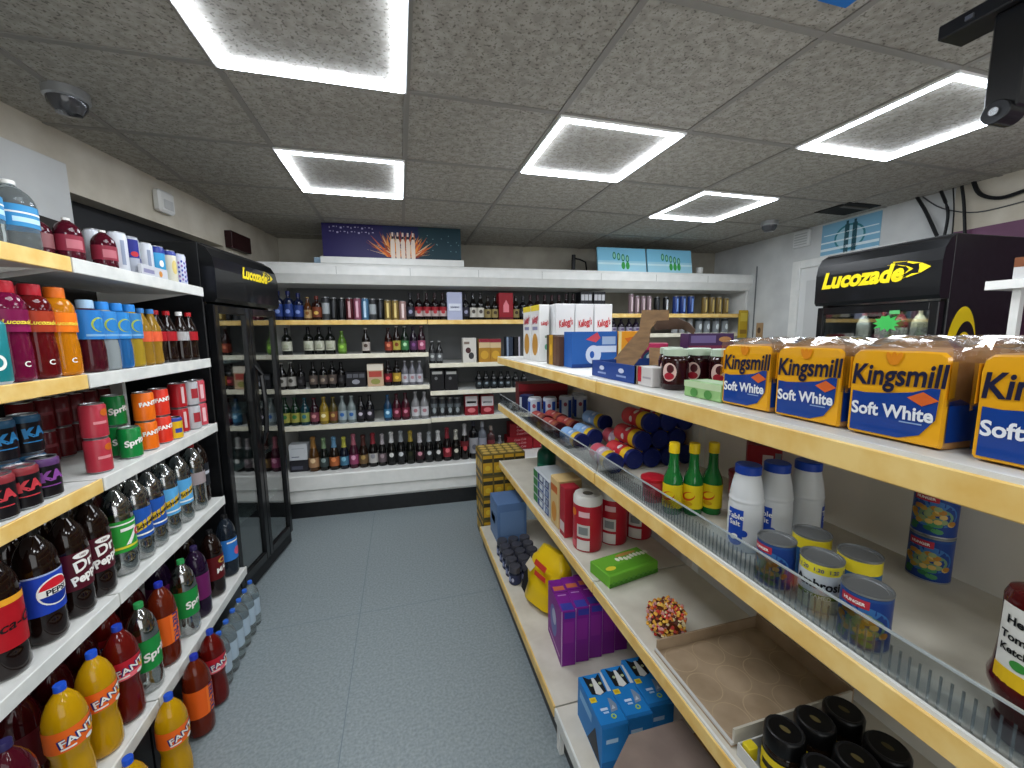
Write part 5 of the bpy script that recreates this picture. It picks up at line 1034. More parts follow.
# ------------------------------------------------------------------ middle shelf
def lemart(mb, mp, h, r):
    mb.ell(mp, 0, .27*h, .018, .012, mat('#c8501e', .4), 20, .0008, rot=.4); mb.ell(mp, .003, .285*h, .014, .008, mat('#e0c41c', .4), 16, .0012, rot=.4); mb.ell(mp, 0, .17*h, .012, .006, mat('#c89a14', .4), 14, .0008)
lm = bottle('lemon_juice_bottle', 'lemon', .195, .0255, mat('#1f7a36', .06, trans=.25, coat=.4), mat('#e8c61a', .4), mat('#dfc61e', .4), lemart, 24)
for (x, y), lb in (((.700, .905), 'green juice bottle with yellow cap, left of the three'), ((.749, .886), 'green juice bottle with yellow cap, middle of the three'), ((.801, .874), 'green juice bottle with yellow cap, right of the three')):
    place(('lemon',), lm, (x, y, ZM), FA + .45, lb, 'bottle', 'green juice bottles')
def saltart(mb, mp, h, r):
    Bc = mat('#1d45a8', .4); mb.rect(mp, -.020, .14*h, .014, .50*h, Bc, 5); mb.ell(mp, -.003, .14*h, .017, .014, Bc, 18, .0007); mb.ell(mp, .016, .23*h, .008, .008, Bc, 12, .0008)
    mb.text(mp, 'Table', -.003, .42*h, .0165, W_, bold=.02, off=.0016); mb.text(mp, 'Salt', -.003, .34*h, .0165, W_, bold=.02, off=.0016); mb.ell(mp, -.003, .17*h, .009, .006, W_, 14, .0014, rot=.6)
sl = bottle('salt_bottle', 'salt', .195, .035, mat('#cfd2d4', .35), mat('#1c3f9c', .35), mat('#d2d5d7', .35), saltart, 28)
for (x, y), rz, lb in (((.742, .705), -1.3, 'white salt bottle with blue cap, nearest the shelf front'), ((.815, .697), -1.35, 'white salt bottle with blue cap, in the middle of three'), ((.893, .686), .7, 'white salt bottle with blue cap, farthest back of three')):
    place(('salt',), sl, (x, y, ZM), rz, lb, 'bottle', 'white salt bottles')
def puddart(mb, mp, h, r):
    mb.text(mp, 'Ambrosia', .004, .57*h, .0225, mat('#1a1c20', .4), rot=-.04, bold=.03, sx=.88, off=.0016); mb.rect(mp, -.034, .28*h, .036, .36*h, mat('#6a8a3a', .4), 8); mb.text(mp, 'CREAMED', 0, .32*h, .009, W_, bold=.02, off=.0018)
    for q in range(-4, 5): mb.text(mp, '1.20', q*.022, .855*h, .009, mat('#2a3a7a', .4), bold=.02, off=.0016)
def beanart(mb, mp, h, r):
    mb.ell(mp, -.004, .5*h, .040, .30*h, mat('#3a6ca8', .35), 20, .0004); mb.ell(mp, -.004, .46*h, .033, .20*h, mat('#6a8a6a', .35), 20, .0006)
    mb.rect(mp, -.032, .75*h, .006, .90*h, mat('#b03040', .4), 8, .0010); mb.text(mp, 'HUNGER', -.013, .825*h, .0068, W_, rot=0, bold=.03, off=.0018)
    rnd = random.Random(9)
    for q in range(26): mb.ell(mp, rnd.uniform(-.034, .034), rnd.uniform(.30, .66)*h, .006, .005, mat(['#b08a3a', '#a8742e', '#c8a860', '#8a9a6a'][q % 4], .4), 8, .0008 + q*.00002)
    for q in range(8): mb.ell(mp, rnd.uniform(-.03, .03), rnd.uniform(.12, .28)*h, .008, .005, mat(['#2f6a44', '#4a8a5a'][q % 2], .4), 8, .0010 + q*.00002)
bean = tin('food_tin', .0915, .0325, mat('#1f3c80', .3), [(.9, mat('#274a88', .3))], beanart)
pud = tin('food_tin', .0915, .0325, mat('#c8ccb8', .3), [(.36, mat('#c4cbd0', .3)), (.76, mat('#dcd03a', .3)), (.95, mat('#b8bcc0', .3))], puddart)
pud2 = tin('food_tin', .0915, .0325, mat('#2a5a8a', .3), [(.70, mat('#dcc82e', .3)), (.95, mat('#b8bcc0', .3))], None)
TG = 'food tins on the middle grocery shelf'
place(('bean',), bean, (0.692, 0.581, ZM), -1.25, 'blue bean tin in front of the first salt bottle', 'tin', TG)
place(('pud2',), pud2, (0.779, 0.579, ZM), -1.2, 'grey-topped tin between the bean tin and the salt bottles', 'tin', TG)
place(('pud',), pud, (.712, .508, ZM), -1.05, 'rice pudding tin with yellow band and black lettering', 'tin', TG)
place(('pud2',), pud2, (0.788, 0.497, ZM), -1.2, 'yellow-banded tin behind the lettered pudding tin', 'tin', TG)
place(('bean',), bean, (0.694, 0.423, ZM), -1.05, 'nearest blue bean tin at the shelf front', 'tin', TG)
place(('bean',), bean, (1.005, .512, ZM), -1.15, 'lower blue tin of the pair against the back panel', 'tin', TG)
place(('bean',), bean, (1.005, .512, ZM + .0925), -1.15, 'upper blue tin of the pair against the back panel', 'tin', TG)
# ketchup squeezy bottle
def ketchup():
    root = thing('sauce_bottle', None, None); mb = MB(); m_ = mat('#4a0a0c', .12, coat=.4)
    prof = [(.030, .022), (.034, .03), (.037, .05), (.043, .062), (.044, .072), (.040, .085), (.0375, .12), (.038, .16), (.0385, .176), (.035, .186), (.028, .190), (.0005, .190)]
    mb.lathe(prof, m_, 30, sy=.78); mb.build('body', root)
    MB().lathe([(.028, 0), (.031, .003), (.032, .018), (.030, .0225)], mat('#3a0a0c', .3), 20).build('cap', root)
    lb_ = MB(); q = lambda u, v, off=0: Vector(((.0405+off)*math.sin(u/.0405), -.78*(.0405+off)*math.cos(u/.0405) - .0015, v))
    key = [(-.024, .075), (.026, .075), (.026, .165), (.012, .178), (-.012, .178), (-.024, .165)]
    for i in range(8): 
        u0 = -.026 + .0065*i; lb_.add([q(u0, .074), q(u0+.0065, .074), q(u0+.0065, .172), q(u0, .172)], [(0, 1, 2, 3)], mat('#d8d8d2', .4)); lb_.add([q(u0, .074, .0006), q(u0+.0065, .074, .0006), q(u0+.0065, .094, .0006), q(u0, .094, .0006)], [(0, 1, 2, 3)], mat('#e0b81e', .4))
    lb_.text(q, 'Heinz', 0, .155, .014, K_, bold=.03, off=.0012); lb_.text(q, 'Tomato', 0, .135, .013, K_, bold=.03, off=.0012); lb_.text(q, 'Ketchup', 0, .119, .012, K_, bold=.03, off=.0012); lb_.ell(q, 0, .104, .008, .006, mat('#3a8a3a', .4), 12, .0012)
    lb_.build('label', root); return root
place(('ketchup',), ketchup, (.704, .246, ZM), -1.75, 'dark red squeezy sauce bottle with white label at the right edge', 'bottle')
# red cup, tub and carton
rc = MB(); rc.lathe([(.024, 0), (.026, .01), (.033, .062), (.036, .064), (.036, .072), (.032, .074), (.0005, .072)], [mat('#c83a48', .4), mat('#d04858', .4), mat('#b01c2a', .35)] + [mat('#b01c2a', .35)]*3, 24); rc.rect(cyl(.031), -.02, .015, .02, .045, mat('#e07a84', .4), 5)
o = rc.build('gravy_pot'); o.location = (.695, .985, ZM+.001); o.rotation_euler = (0, 0, -1.1); tag(o, 'small red tapered pot left of the green juice bottles', 'pot')
rt = bottle('red_tub', 'tub', .105, .040, mat('#8a1c24', .35), mat('#8a1a22', .3), None, None, 24, capname='lid')()
rt.location = (.905, .87, ZM+.001); tag(rt, 'red lidded tub behind the first salt bottle', 'tub')
crate('red_carton', .085, .06, .165, '#8a1620', lambda mb, mp, w, h: (mb.rect(mp, .45*w, .25*h, .75*w, .85*h, mat('#b8a8a4', .5), 2), mb.rect(mp, .8*w, .1*h, .98*w, .9*h, mat('#6a6a70', .5), 2)), (.985, .885, ZM), -.75, 'tall red and white carton behind the salt bottles', 'carton')
# gravy drums lying on their sides in a stack
def drum(c1, c2, c3, cl, flag):
    def mk():
        root = thing('gravy_drum', None, None); rot = Matrix.Rotation(-PI/2, 4, 'X'); r = .0345
        b_ = MB(); b_.M = rot
        b_.lathe([(r*.99, .018), (r, .022), (r, .052), (r, .100), (r, .150), (r*.97, .155), (r*.9, .155)], [c3, c3, c1, c2, c1, SILVER()], 24)
        for q in range(6): b_.ell((lambda u, v, off=0: Vector(((r+off)*math.sin(u/r), -(r+off)*math.cos(u/r), v))), -.09 + .036*q, .076 + .012*(q % 2), .012, .010, flag, 12, .0008)
        b_.build('body', root)
        l_ = MB(); l_.M = rot; l_.lathe([(.0005, .003), (r*.90, .003), (r*.93, 0), (r*1.03, .001), (r*1.04, .019), (r*.99, .020)], cl, 24, caps=False); l_.build('lid', root)
        return root
    return mk
YB = mat('#dcb41c', .35); LB = mat('#1b2668', .3)
d_red = drum(mat('#b82030', .35), mat('#c83a3e', .35), YB, LB, mat('#d8d0cc', .4)); d_blue = drum(mat('#7aa0d0', .35), mat('#8ab0dc', .35), YB, LB, mat('#c0d0e4', .4)); d_pink = drum(mat('#b8a4b8', .35), mat('#c05060', .35), YB, LB, mat('#d8d0d4', .4))
DG = 'gravy drums lying stacked on the middle shelf'
rr_ = .0362
for k in range(4): place(('dr',), d_red, (.792 + .072*k, 1.235, ZM + rr_), 0, 'lying red drum with dark blue lid, %s from left in the bottom layer' % ordn(k), 'drum', DG)
for k in range(3): place(('dr',), d_red, (.828 + .072*k, 1.24, ZM + rr_ + .0632), 0, 'lying red drum with dark blue lid, %s from left in the middle layer' % ordn(k), 'drum', DG)
for k in range(3): place(('dr',), d_red, (.864 + .072*k, 1.245, ZM + rr_ + .1264), 0, 'lying red drum with dark blue lid, %s from left in the top layer' % ordn(k), 'drum', DG)
place(('dp',), d_pink, (.700, 1.215, ZM + rr_), -.08, 'pinkish drum tipped out at the front of the drum stack', 'drum', DG)
place(('db',), d_blue, (.712, 1.50, ZM + rr_), .05, 'pale blue drum lying behind the tipped pinkish drum', 'drum', DG)
place(('db',), d_blue, (.798, 1.55, ZM + rr_), .05, 'pale blue drum lying second from the shelf front', 'drum', DG)
place(('db',), d_blue, (.885, 1.62, ZM + .080), .1, 'pale blue drum lying raised behind the red drums', 'drum', DG)
place(('dp',), d_pink, (.885, 1.43, ZM + rr_), .05, 'pinkish drum lying behind the middle of the stack', 'drum', DG)
d_plain = drum(mat('#8a2a2e', .35), mat('#a04038', .35), mat('#8a4a30', .4), mat('#5a1a20', .35), mat('#c09084', .4))
for k, (x, y) in enumerate(((.705, 1.72), (.79, 1.73), (.705, 1.895), (.79, 1.90))): place(('dd',), d_plain, (x, y, ZM + rr_), .08, 'small reddish drum lying near the milk cans, %s from the camera' % ordn(k), 'drum', DG)
# evaporated milk cans standing behind
mk_ = can('milk_can', .13, .039, mat('#c4ccd8', .35), art=lambda mb, mp, h, r: (mb.rect(mp, -.034, .08*h, -.010, .84*h, mat('#22479a', .4), 5), mb.rect(mp, .028, .08*h, .05, .84*h, mat('#22479a', .4), 4), mb.ell(mp, .012, .66*h, .010, .012, mat('#9a4a5a', .4), 12)), top=mat('#d0d4d8', .35))
for k, (x, y) in enumerate(((.715, 2.13), (.797, 2.11), (.90, 2.125), (.985, 2.11), (1.01, 2.20))):
    place(('milk',), mk_, (x, y, ZM), -.75, 'white and blue striped can standing upright, %s from the shelf front' % ordn(k), 'can', 'white and blue cans')
crate('navy_carton', .07, .06, .12, '#1a2450', lambda mb, mp, w, h: mb.rect(mp, 0, .1*h, .2*w, .9*h, mat('#b8c0c8', .5), 2), (.70, 2.27, ZM), -.7, 'dark navy carton left of the white and blue cans', 'carton')
crate('red_case', .32, .16, .165, '#5a1018', lambda mb, mp, w, h: (mb.rect(mp, 0, .72*h, w, h, mat('#8a1a24', .5), 3), mb.rect(mp, .02*w, .2*h, .98*w, .25*h, mat('#a84a4c', .5), 3)), (.87, 2.42, ZM), -.15, 'long dark red case at the far end of the middle shelf', 'case')

# ------------------------------------------------------------------ lower shelf
def packart(mb, mp, w, h):
    for q in range(4):
        z = h*(.02 + .245*q); mb.rect(mp, .0, z, w*.28, z + h*.20, mat('#2f7a3a', .5), 2); mb.rect(mp, w*.30, z, w*.99, z + h*.21, mat('#1f2f6a' if q % 2 else '#2a4a8a', .5), 3)
        mb.rect(mp, w*.42, z + h*.05, w*.62, z + h*.19, mat('#d0d8dc', .5), 2, .0010); mb.rect(mp, w*.68, z + h*.02, w*.80, z + h*.20, mat('#c4ccd8', .5), 2, .0010); mb.rect(mp, w*.86, z + h*.04, w*.93, z + h*.18, mat('#b0bccc', .5), 2, .0010)
crate('stacked_packets', .235, .14, .185, '#b8bec2', packart, (.668, 1.895, ZL), FA, 'pile of green, navy and white striped packets on the lower shelf', 'packets', b=.006)
crate('cream_packet', .10, .12, .235, '#cdb07a', lambda mb, mp, w, h: (mb.ell(mp, .5*w, .3*h, .03, .05, mat('#c88a3a', .5), 16), mb.rect(mp, .1*w, .7*h, .9*w, .85*h, mat('#b8602a', .5), 2)), (.665, 1.70, ZL), FA, 'tall cream packet between the striped packets and red rolls', 'packet', b=.006)
gb = MB(); gb.lathe([(.05, 0), (.055, .01), (.055, .20), (.048, .22), (.03, .235), (.03, .26), (.0005, .262)], mat('#0d4a38', .3, coat=.3), 22); gb.rect(cyl(.055), -.04, .05, .04, .15, mat('#1c6a50', .4), 6)
o = gb.build('green_canister'); o.location = (.80, 2.17, ZL+.001); o.rotation_euler = (0, 0, -.9); tag(o, 'dark green canister at the far end of the lower shelf', 'canister')
def roll():
    root = thing('kitchen_roll', None, None); r, h = .062, .235; m_ = mat('#a81c2c', .3, coat=.3); mb = MB()
    mb.lathe([(r*.96, 0), (r, .012), (r, h*.80), (r*.98, h*.84)], m_, 28)
    mp = cyl(r); a = .012
    mb.rect(mp, -.028, .03*h, .028, .22*h, mat('#d4d0cc', .4), 6); mb.rect(mp, -.028, .27*h, .028, .50*h, mat('#c0bcb8', .4), 6); mb.rect(mp, -.020, .32*h, .020, .46*h, mat('#7a7e80', .4), 5, .0010); mb.rect(mp, -.02, .64*h, .026, .74*h, mat('#d8b0b4', .4), 5); mb.ell(mp, -.048, .70*h, .015, .017, mat('#d8741e', .4), 16); mb.rect(mp, -.075, .06*h, -.035, .18*h, mat('#c85a64', .4), 4)
    mb.build('wrapper', root)
    tp = MB(); tp.lathe([(r*.985, h*.838), (r*.97, h*.95), (r*.88, h), (r*.35, h*.995), (r*.30, h*.93), (.0005, h*.93)], [mat('#cfcdc8', .6)]*3 + [mat('#6a655c', .7)]*2, 28); tp.build('paper_roll', root)
    return root
for k, (x, y) in enumerate(((.735, 1.49), (.866, 1.51), (.997, 1.52))):
    place(('roll',), roll, (x, y, ZL), -.75, 'red-wrapped kitchen roll on the lower shelf, %s from the shelf front' % ordn(k), 'kitchen roll', 'red-wrapped kitchen rolls')
crate('red_carton', .06, .07, .23, '#a02430', lambda mb, mp, w, h: mb.rect(mp, .1*w, .1*h, .9*w, .3*h, mat('#d0c0bc', .5), 2), (.665, 1.60, ZL), FA, 'slim red carton between the cream packet and the kitchen rolls', 'carton')
def gtop(mb, mp, w, d):
    mb.text(mp, 'Nature Valley' if False else '', 0, 0, .01, W_) if False else None
    mb.poly(mp, [(.04*w, .1*d), (.96*w, .1*d), (.96*w, .5*d), (.04*w, .4*d)], mat('#5a9a2a', .4), .0004)
    rnd = random.Random(2); x = .42*w
    for q in range(9): mb.ell(mp, x, .62*d + rnd.uniform(-.004, .004), .008, .012, mat('#dfe6cf', .4), 12, .0010); x += .017
    mb.ell(mp, .16*w, .34*d, .022, .012, mat('#d8d03a', .4), 16, .0010); mb.ell(mp, .66*w, .82*d, .05, .009, mat('#b88a4a', .4), 16, .0008)
def gfront(mb, mp, w, h): mb.rect(mp, 0, 0, w, .35*h, mat('#3f7a1e', .4), 2); [mb.ell(mp, w*(.08 + .1*q), .35*h, .008, .006, mat('#5a9a34', .4), 10, .001) for q in range(9)]
crate('green_snack_box', .23, .115, .045, '#68a832', gfront, (.792, 1.215, ZL+.001), .18, 'bright green snack box lying flat on the lower shelf', 'box', top=gtop)
# bag of sweets
sw = MB(); rnd = random.Random(11)
sw.lathe([(.040, .004), (.045, .012), (.045, .072), (.040, .078)], mat('#5a2c16', .6), 14)
for q in range(420):
    a = rnd.uniform(0, 2*PI); zz = rnd.uniform(.008, .076); rad = .044*rnd.uniform(.95, 1.05)/(abs(math.cos(a))**4 + abs(math.sin(a))**4)**.25
    if q % 3 == 0: zz = rnd.uniform(.074, .084); rad = .045*math.sqrt(rnd.random())/(abs(math.cos(a))**4 + abs(math.sin(a))**4)**.25
    s_ = rnd.uniform(.0045, .008); c_ = Vector((rad*math.cos(a), rad*math.sin(a), zz))
    ax = Vector((rnd.uniform(-1, 1), rnd.uniform(-1, 1), rnd.uniform(-1, 1))).normalized()
    vs = [c_ + Vector(v)*s_ for v in ((1, 0, 0), (-1, 0, 0), (0, 1, 0), (0, -1, 0), (0, 0, 1), (0, 0, -1))]
    sw.add(vs, [(0, 2, 4), (2, 1, 4), (1, 3, 4), (3, 0, 4), (2, 0, 5), (1, 2, 5), (3, 1, 5), (0, 3, 5)], mat(['#d8a03a', '#b8342a', '#e0d0a4', '#c8641e', '#5a2416', '#e0b44a', '#c88a8a'][q % 7], .4))
sw.ell(cyl(.049, a=-.9), 0, .045, .014, .010, mat('#d8a4b0', .4), 14)
o = sw.build('sweets_tub'); o.location = (.742, .963, ZL+.001); tag(o, 'small round tub of colourful mixed sweets on the lower shelf', 'sweets')
# empty cardboard tray
t = thing('cardboard_tray', 'large empty brown cardboard tray with round marks on the lower shelf', 'tray', (0, 0, 0))
x0, x1, y0, y1, hh = .662, 1.02, .625, .905, .055
tb = MB(); tb.box(x0, x1, y0, y1, ZL+.001, ZL+.006, M_card2)
fp = plane((x0, y0, ZL+.006), (1, 0, 0), (0, 1, 0)); lm_ = mat('#b09a7c', .7)
for i in range(4):
    for j in range(3):
        cx, cy = .05 + .09*i, .05 + .09*j
        for q in range(28):
            a0 = 2*PI*q/28; a1 = a0 + 2*PI/28
            tb.poly(fp, [(cx + .043*math.cos(a0), cy + .043*math.sin(a0)), (cx + .043*math.cos(a1), cy + .043*math.sin(a1)), (cx + .0405*math.cos(a1), cy + .0405*math.sin(a1)), (cx + .0405*math.cos(a0), cy + .0405*math.sin(a0))], lm_, .0006)
tb.build('tray_floor', t, smooth=False)
MB().box(x0, x0+.006, y0, y1, ZL+.006, ZL+.012, mat('#c9c8c6', .5)).build('front_wall', t, smooth=False)
MB().box(x0+.006, x1, y1-.005, y1, ZL+.006, ZL+.038, M_card2).build('far_wall', t, smooth=False)
MB().box(x1-.005, x1, y0, y1-.005, ZL+.006, ZL+.05, M_card2).build('rear_wall', t, smooth=False)
MB().box(x0+.006, x1-.005, y0, y0+.005, ZL+.006, ZL+hh-.012, noisy('tray_white_side', '#b8b2a4', '#c8c2b4', 10, .6)).build('near_wall', t, smooth=False)
# coffee jars in a tray
t = thing('white_tray', 'white low tray holding the black-lidded jars on the lower shelf', 'tray', (0, 0, 0))
wt = MB(); wt.box(.662, .95, .21, .61, ZL+.001, ZL+.004, mat('#b8bcbe', .5)); wt.box(.662, .665, .21, .61, ZL+.004, ZL+.03, mat('#c8c8c6', .5)); wt.box(.665, .95, .607, .61, ZL+.004, ZL+.03, mat('#c8c8c6', .5)); wt.build('tray', t, smooth=False)
yl = MB(); yl.box(.668, .692, .585, .605, ZL+.0045, ZL+.038, mat('#d8c42a', .4), .002); tag(yl.build('yellow_packet'), 'small yellow packet in the corner of the white tray', 'packet')
def cofart(mb, mp, h, r): mb.rect(mp, -.034, .12*h, .034, .56*h, mat('#d8c01e', .4), 8); mb.rect(mp, -.026, .30*h, .026, .42*h, mat('#2a2418', .4), 6, .0010); mb.ell(mp, .0, .2*h, .01, .008, mat('#8a7a1a', .4), 12, .0010)
def coffee():
    r_ = bottle('coffee_jar', 'coffee', .108, .037, mat('#1c120a', .1, coat=.4), mat('#0b0b0c', .3), mat('#151210', .3), cofart, 24, capname='lid')()
    for ch in r_.children:
        if ch.name.startswith('lid'):
            e = MB(); e.lathe([(.028, .108), (.031, .1092), (.033, .108)], mat('#1a1a1c', .35), 24, caps=False); e.ell(plane((0, 0, .108), (1, 0, 0), (0, 1, 0)), 0, 0, .010, .006, mat('#5a5030', .4), 12, .0008); e.build('lid_emblem', ch)
    return r_
for i in range(3):
    for j in range(4):
        place(('coffee',), coffee, (.712 + .079*i, .548 - .080*j, ZL + .0045), -1.25, 'black-lidded yellow-labelled jar in white tray, %s row from edge, %s from far end' % (ordn(i), ordn(j)), 'jar', 'black-lidded jars in the tray')

# ------------------------------------------------------------------ base deck
def caseart(c1, c2):
    def f(mb, mp, w, h):
        n = max(2, int(w/.07))
        for q in range(n):
            x = w*(q+.5)/n; mb.rect(mp, x - w/n*.42, .06*h, x + w/n*.42, .94*h, mat(c1, .4), 2); mb.rect(mp, x - w/n*.42, .62*h, x + w/n*.42, .80*h, mat(c2, .4), 2, .001); mb.ell(mp, x, .38*h, w/n*.26, h*.12, mat('#d8b83a', .4), 12, .0012); mb.rect(mp, x - w/n*.42, .06*h, x + w/n*.42, .16*h, mat('#4a4a34', .4), 2, .001)
    return f
for k in range(4):
    crate('beer_case', .26, .32, .165, '#6a5a2a', caseart('#c89c2a', '#3a3626'), (.525, 2.875, .001 + .166*k), FA, 'yellow and black drinks case in the end stack, %s from the floor' % ordn(k), 'case', 'drinks cases at the shelf end', side=caseart('#c89c2a', '#3a3626'), top=lambda mb, mp, w, d: [mb.ell(mp, w*(.14 + .24*(q % 4)), d*(.12 + .19*(q//4)), .026, .026, mat('#c4a450', .4), 12, .0006) for q in range(20)])
crate('blue_case', .22, .20, .27, '#5c7aa6', lambda mb, mp, w, h: (mb.rect(mp, .05*w, .1*h, .95*w, .9*h, mat('#6a88b2', .5), 3), mb.rect(mp, .2*w, .4*h, .7*w, .6*h, mat('#8aa4c8', .5), 3)), (.56, 2.55, ZB), FA, 'plain blue case on the base deck behind the dark jars', 'case', side=lambda mb, mp, w, h: mb.rect(mp, .1*w, .2*h, .9*w, .8*h, mat('#6a88b2', .5), 3))
dj = bottle('dark_jar', 'coffee', .10, .034, mat('#232838', .12, coat=.4), mat('#4c4c54', .3, .3), mat('#2a3050', .4), lambda mb, mp, h, r: (mb.rect(mp, -.02, .2*h, .0, .5*h, mat('#8a94b8', .4), 4), mb.ell(mp, .012, .32*h, .008, .012, mat('#b0b4c8', .4), 10)), 18, capname='lid')
for i in range(3):
    for j in range(5):
        place(('djar',), dj, (.56 + .073*i, 2.02 + .074*j, ZB), -1.0, 'dark grey-lidded jar on the base deck, %s row in, %s from camera' % (ordn(i), ordn(j)), 'jar', 'dark jars on the base deck')
# yellow bag
bg = MB(); V = []; N1, N2 = 14, 20; rnd = random.Random(4)
for j in range(N1):
    t_ = j/(N1-1); zz = .27*t_
    wid = .125*(1 - .10*abs(t_-.4)*2)*(1 if t_ < .75 else 1 - (t_-.75)*1.5); th = .085*math.sin(PI*min(1, .12 + .88*(1-t_)))**.5 if t_ < 1 else .01
    th = max(.012, .085*(1 - t_**3))
    for i in range(N2):
        a = 2*PI*i/N2; e = 1 + rnd.uniform(-.03, .03); sx_ = math.copysign(abs(math.cos(a))**.6, math.cos(a)); sy_ = math.copysign(abs(math.sin(a))**.7, math.sin(a))
        V.append((wid*sx_*e, th*sy_*e, zz + .006*rnd.uniform(-1, 1)*(0 if j == 0 else 1)))
bg.add(V, [(j*N2+i, j*N2+(i+1) % N2, (j+1)*N2+(i+1) % N2, (j+1)*N2+i) for j in range(N1-1) for i in range(N2)] + [tuple(reversed(range(N2))), tuple((N1-1)*N2+i for i in range(N2))], mat('#e0bc10', .3, coat=.4))
bp = lambda u, v, off=0: Vector((u, -.094 - off + .0*v, v))
bg.poly(bp, [(-.10, .05), (-.07, .03), (-.055, .10), (-.07, .16), (-.09, .13)], mat('#1c1a18', .4)); bg.poly(bp, [(-.09, .17), (-.05, .15), (-.02, .19), (-.06, .225)], mat('#d8ccb4', .4)); bg.poly(bp, [(-.03, .20), (.05, .185), (.06, .215), (-.02, .23)], mat('#c83a2a', .4)); bg.poly(bp, [(-.02, .15), (.06, .14), (.06, .165), (-.02, .175)], mat('#c83a2a', .4))
o = bg.build('yellow_bag'); o.location = (.665, 1.80, ZB+.018); o.rotation_euler = (R(-10), 0, -1.15); tag(o, 'plump bright yellow bag with black and red print on the base deck', 'bag')
def purpart(mb, mp, w, h):
    mb.rect(mp, .0, .0, .06*w, h, mat('#c8a8cc', .4), 2); mb.rect(mp, .2*w, .86*h, .95*w, .97*h, mat('#3a3a9a', .4), 2); mb.rect(mp, .15*w, .42*h, .85*w, .80*h, mat('#86288e', .4), 2, .0004)
def purptop(mb, mp, w, d): mb.rect(mp, .1*w, .02*d, .9*w, .22*d, mat('#3c3f9c', .4), 2); mb.rect(mp, .1*w, .62*d, .9*w, .76*d, mat('#c86a4a', .4), 2); mb.rect(mp, 0, .55*d, w, .565*d, mat('#3a1048', .4), 2); mb.rect(mp, .2*w, .45*d, .8*w, .48*d, mat('#b88ac0', .4), 2)
def purpside(mb, mp, w, h): mb.ell(mp, .45*w, .5*h, .05, .07, mat('#4a5aa8', .4), 20); mb.ell(mp, .5*w, .6*h, .03, .035, mat('#a8b0d0', .4), 16, .0012); mb.rect(mp, .1*w, .1*h, .9*w, .14*h, mat('#b88ac0', .4), 2)
for k in range(5):
    crate('purple_tea_box', .062, .215, .25, '#7a1f88', purpart, (.618 + .0632*k, 1.41 + .004*k, ZB), -.10, 'upright purple box in the row on the base deck, %s from the aisle' % ordn(k), 'box', 'purple boxes on the base deck', side=purpside, top=purptop)
def cattop(mb, mp, w, d):
    mb.poly(mp, [(.20*w, .12*d), (.16*w, .95*d), (.36*w, .78*d), (.64*w, .78*d), (.82*w, .95*d), (.80*w, .12*d), (.5*w, .02*d)], mat('#17181a', .5), .0010)
    mb.poly(mp, [(.46*w, .80*d), (.56*w, .80*d), (.68*w, .1*d), (.5*w, .02*d), (.36*w, .1*d)], mat('#d4d4d0', .5), .0016); mb.ell(mp, .34*w, .5*d, .006, .006, mat('#b0b88a', .5), 10, .0018); mb.ell(mp, .70*w, .5*d, .006, .006, mat('#b0b88a', .5), 10, .0018)
    mb.poly(mp, [(.84*w, .1*d), (.98*w, .1*d), (.98*w, .98*d), (.90*w, .98*d)], mat('#c4ccd4', .5), .0010)
def catfront(mb, mp, w, h):
    mb.rect(mp, .02*w, .80*h, .27*w, .97*h, mat('#d8c42a', .5), 2, .0014); mb.rect(mp, .06*w, .84*h, .22*w, .93*h, mat('#c8a01e', .5), 2, .0018)
    mb.poly(mp, [(.58*w, .40*h), (.85*w, .44*h), (.90*w, .62*h), (.78*w, .84*h), (.70*w, .86*h), (.66*w, .66*h)], mat('#7a8aa0', .5), .0014); mb.poly(mp, [(.64*w, .48*h), (.80*w, .50*h), (.76*w, .62*h)], mat('#b4bcc8', .5), .0018)
    mb.rect(mp, .24*w, .50*h, .52*w, .58*h, mat('#c4d8ee', .5), 2, .0014); mb.rect(mp, .30*w, .40*h, .50*w, .46*h, mat('#a8c4e4', .5), 2, .0014); mb.ell(mp, .60*w, .28*h, .009, .009, mat('#a8c83a', .5), 12, .0014); mb.ell(mp, .60*w, .28*h, .005, .005, mat('#1d78c0', .5), 12, .0018)
    mb.rect(mp, 0, 0, w, .10*h, mat('#16609c', .5), 2)
def catside(mb, mp, w, h): mb.poly(mp, [(.45*w, .05*h), (.95*w, .05*h), (.75*w, .7*h)], mat('#1c2430', .5)); mb.rect(mp, .1*w, .6*h, .6*w, .8*h, mat('#7ab0dc', .5), 2)
def catlid(mb, mp, w, d):
    cattop(mb, (lambda u, v, off=0: mp(u, v + .55*d, off)), w, d*.45); catfront(mb, (lambda u, v, off=0: mp(u, v, off)), w, d*.56)
for (x, y, rz), lb in zip(((.602, 1.0, -.04), (.695, 1.008, -.04), (.789, 1.025, -.04)), ('blue cat food box nearest the aisle on the base deck', 'middle blue cat food box of the three', 'blue cat food box deepest under the shelf')):
    crate('cat_food_box', .091, .20, .152, '#1d78c0', lambda mb, mp, w, h: (mb.rect(mp, .15*w, .62*h, .6*w, .72*h, mat('#a8c8e4', .5), 2), mb.rect(mp, 0, 0, w, .2*h, mat('#16609c', .5), 2)), (x, y, ZB), rz, lb, 'box', 'blue cat food boxes', top=catlid, side=catside)
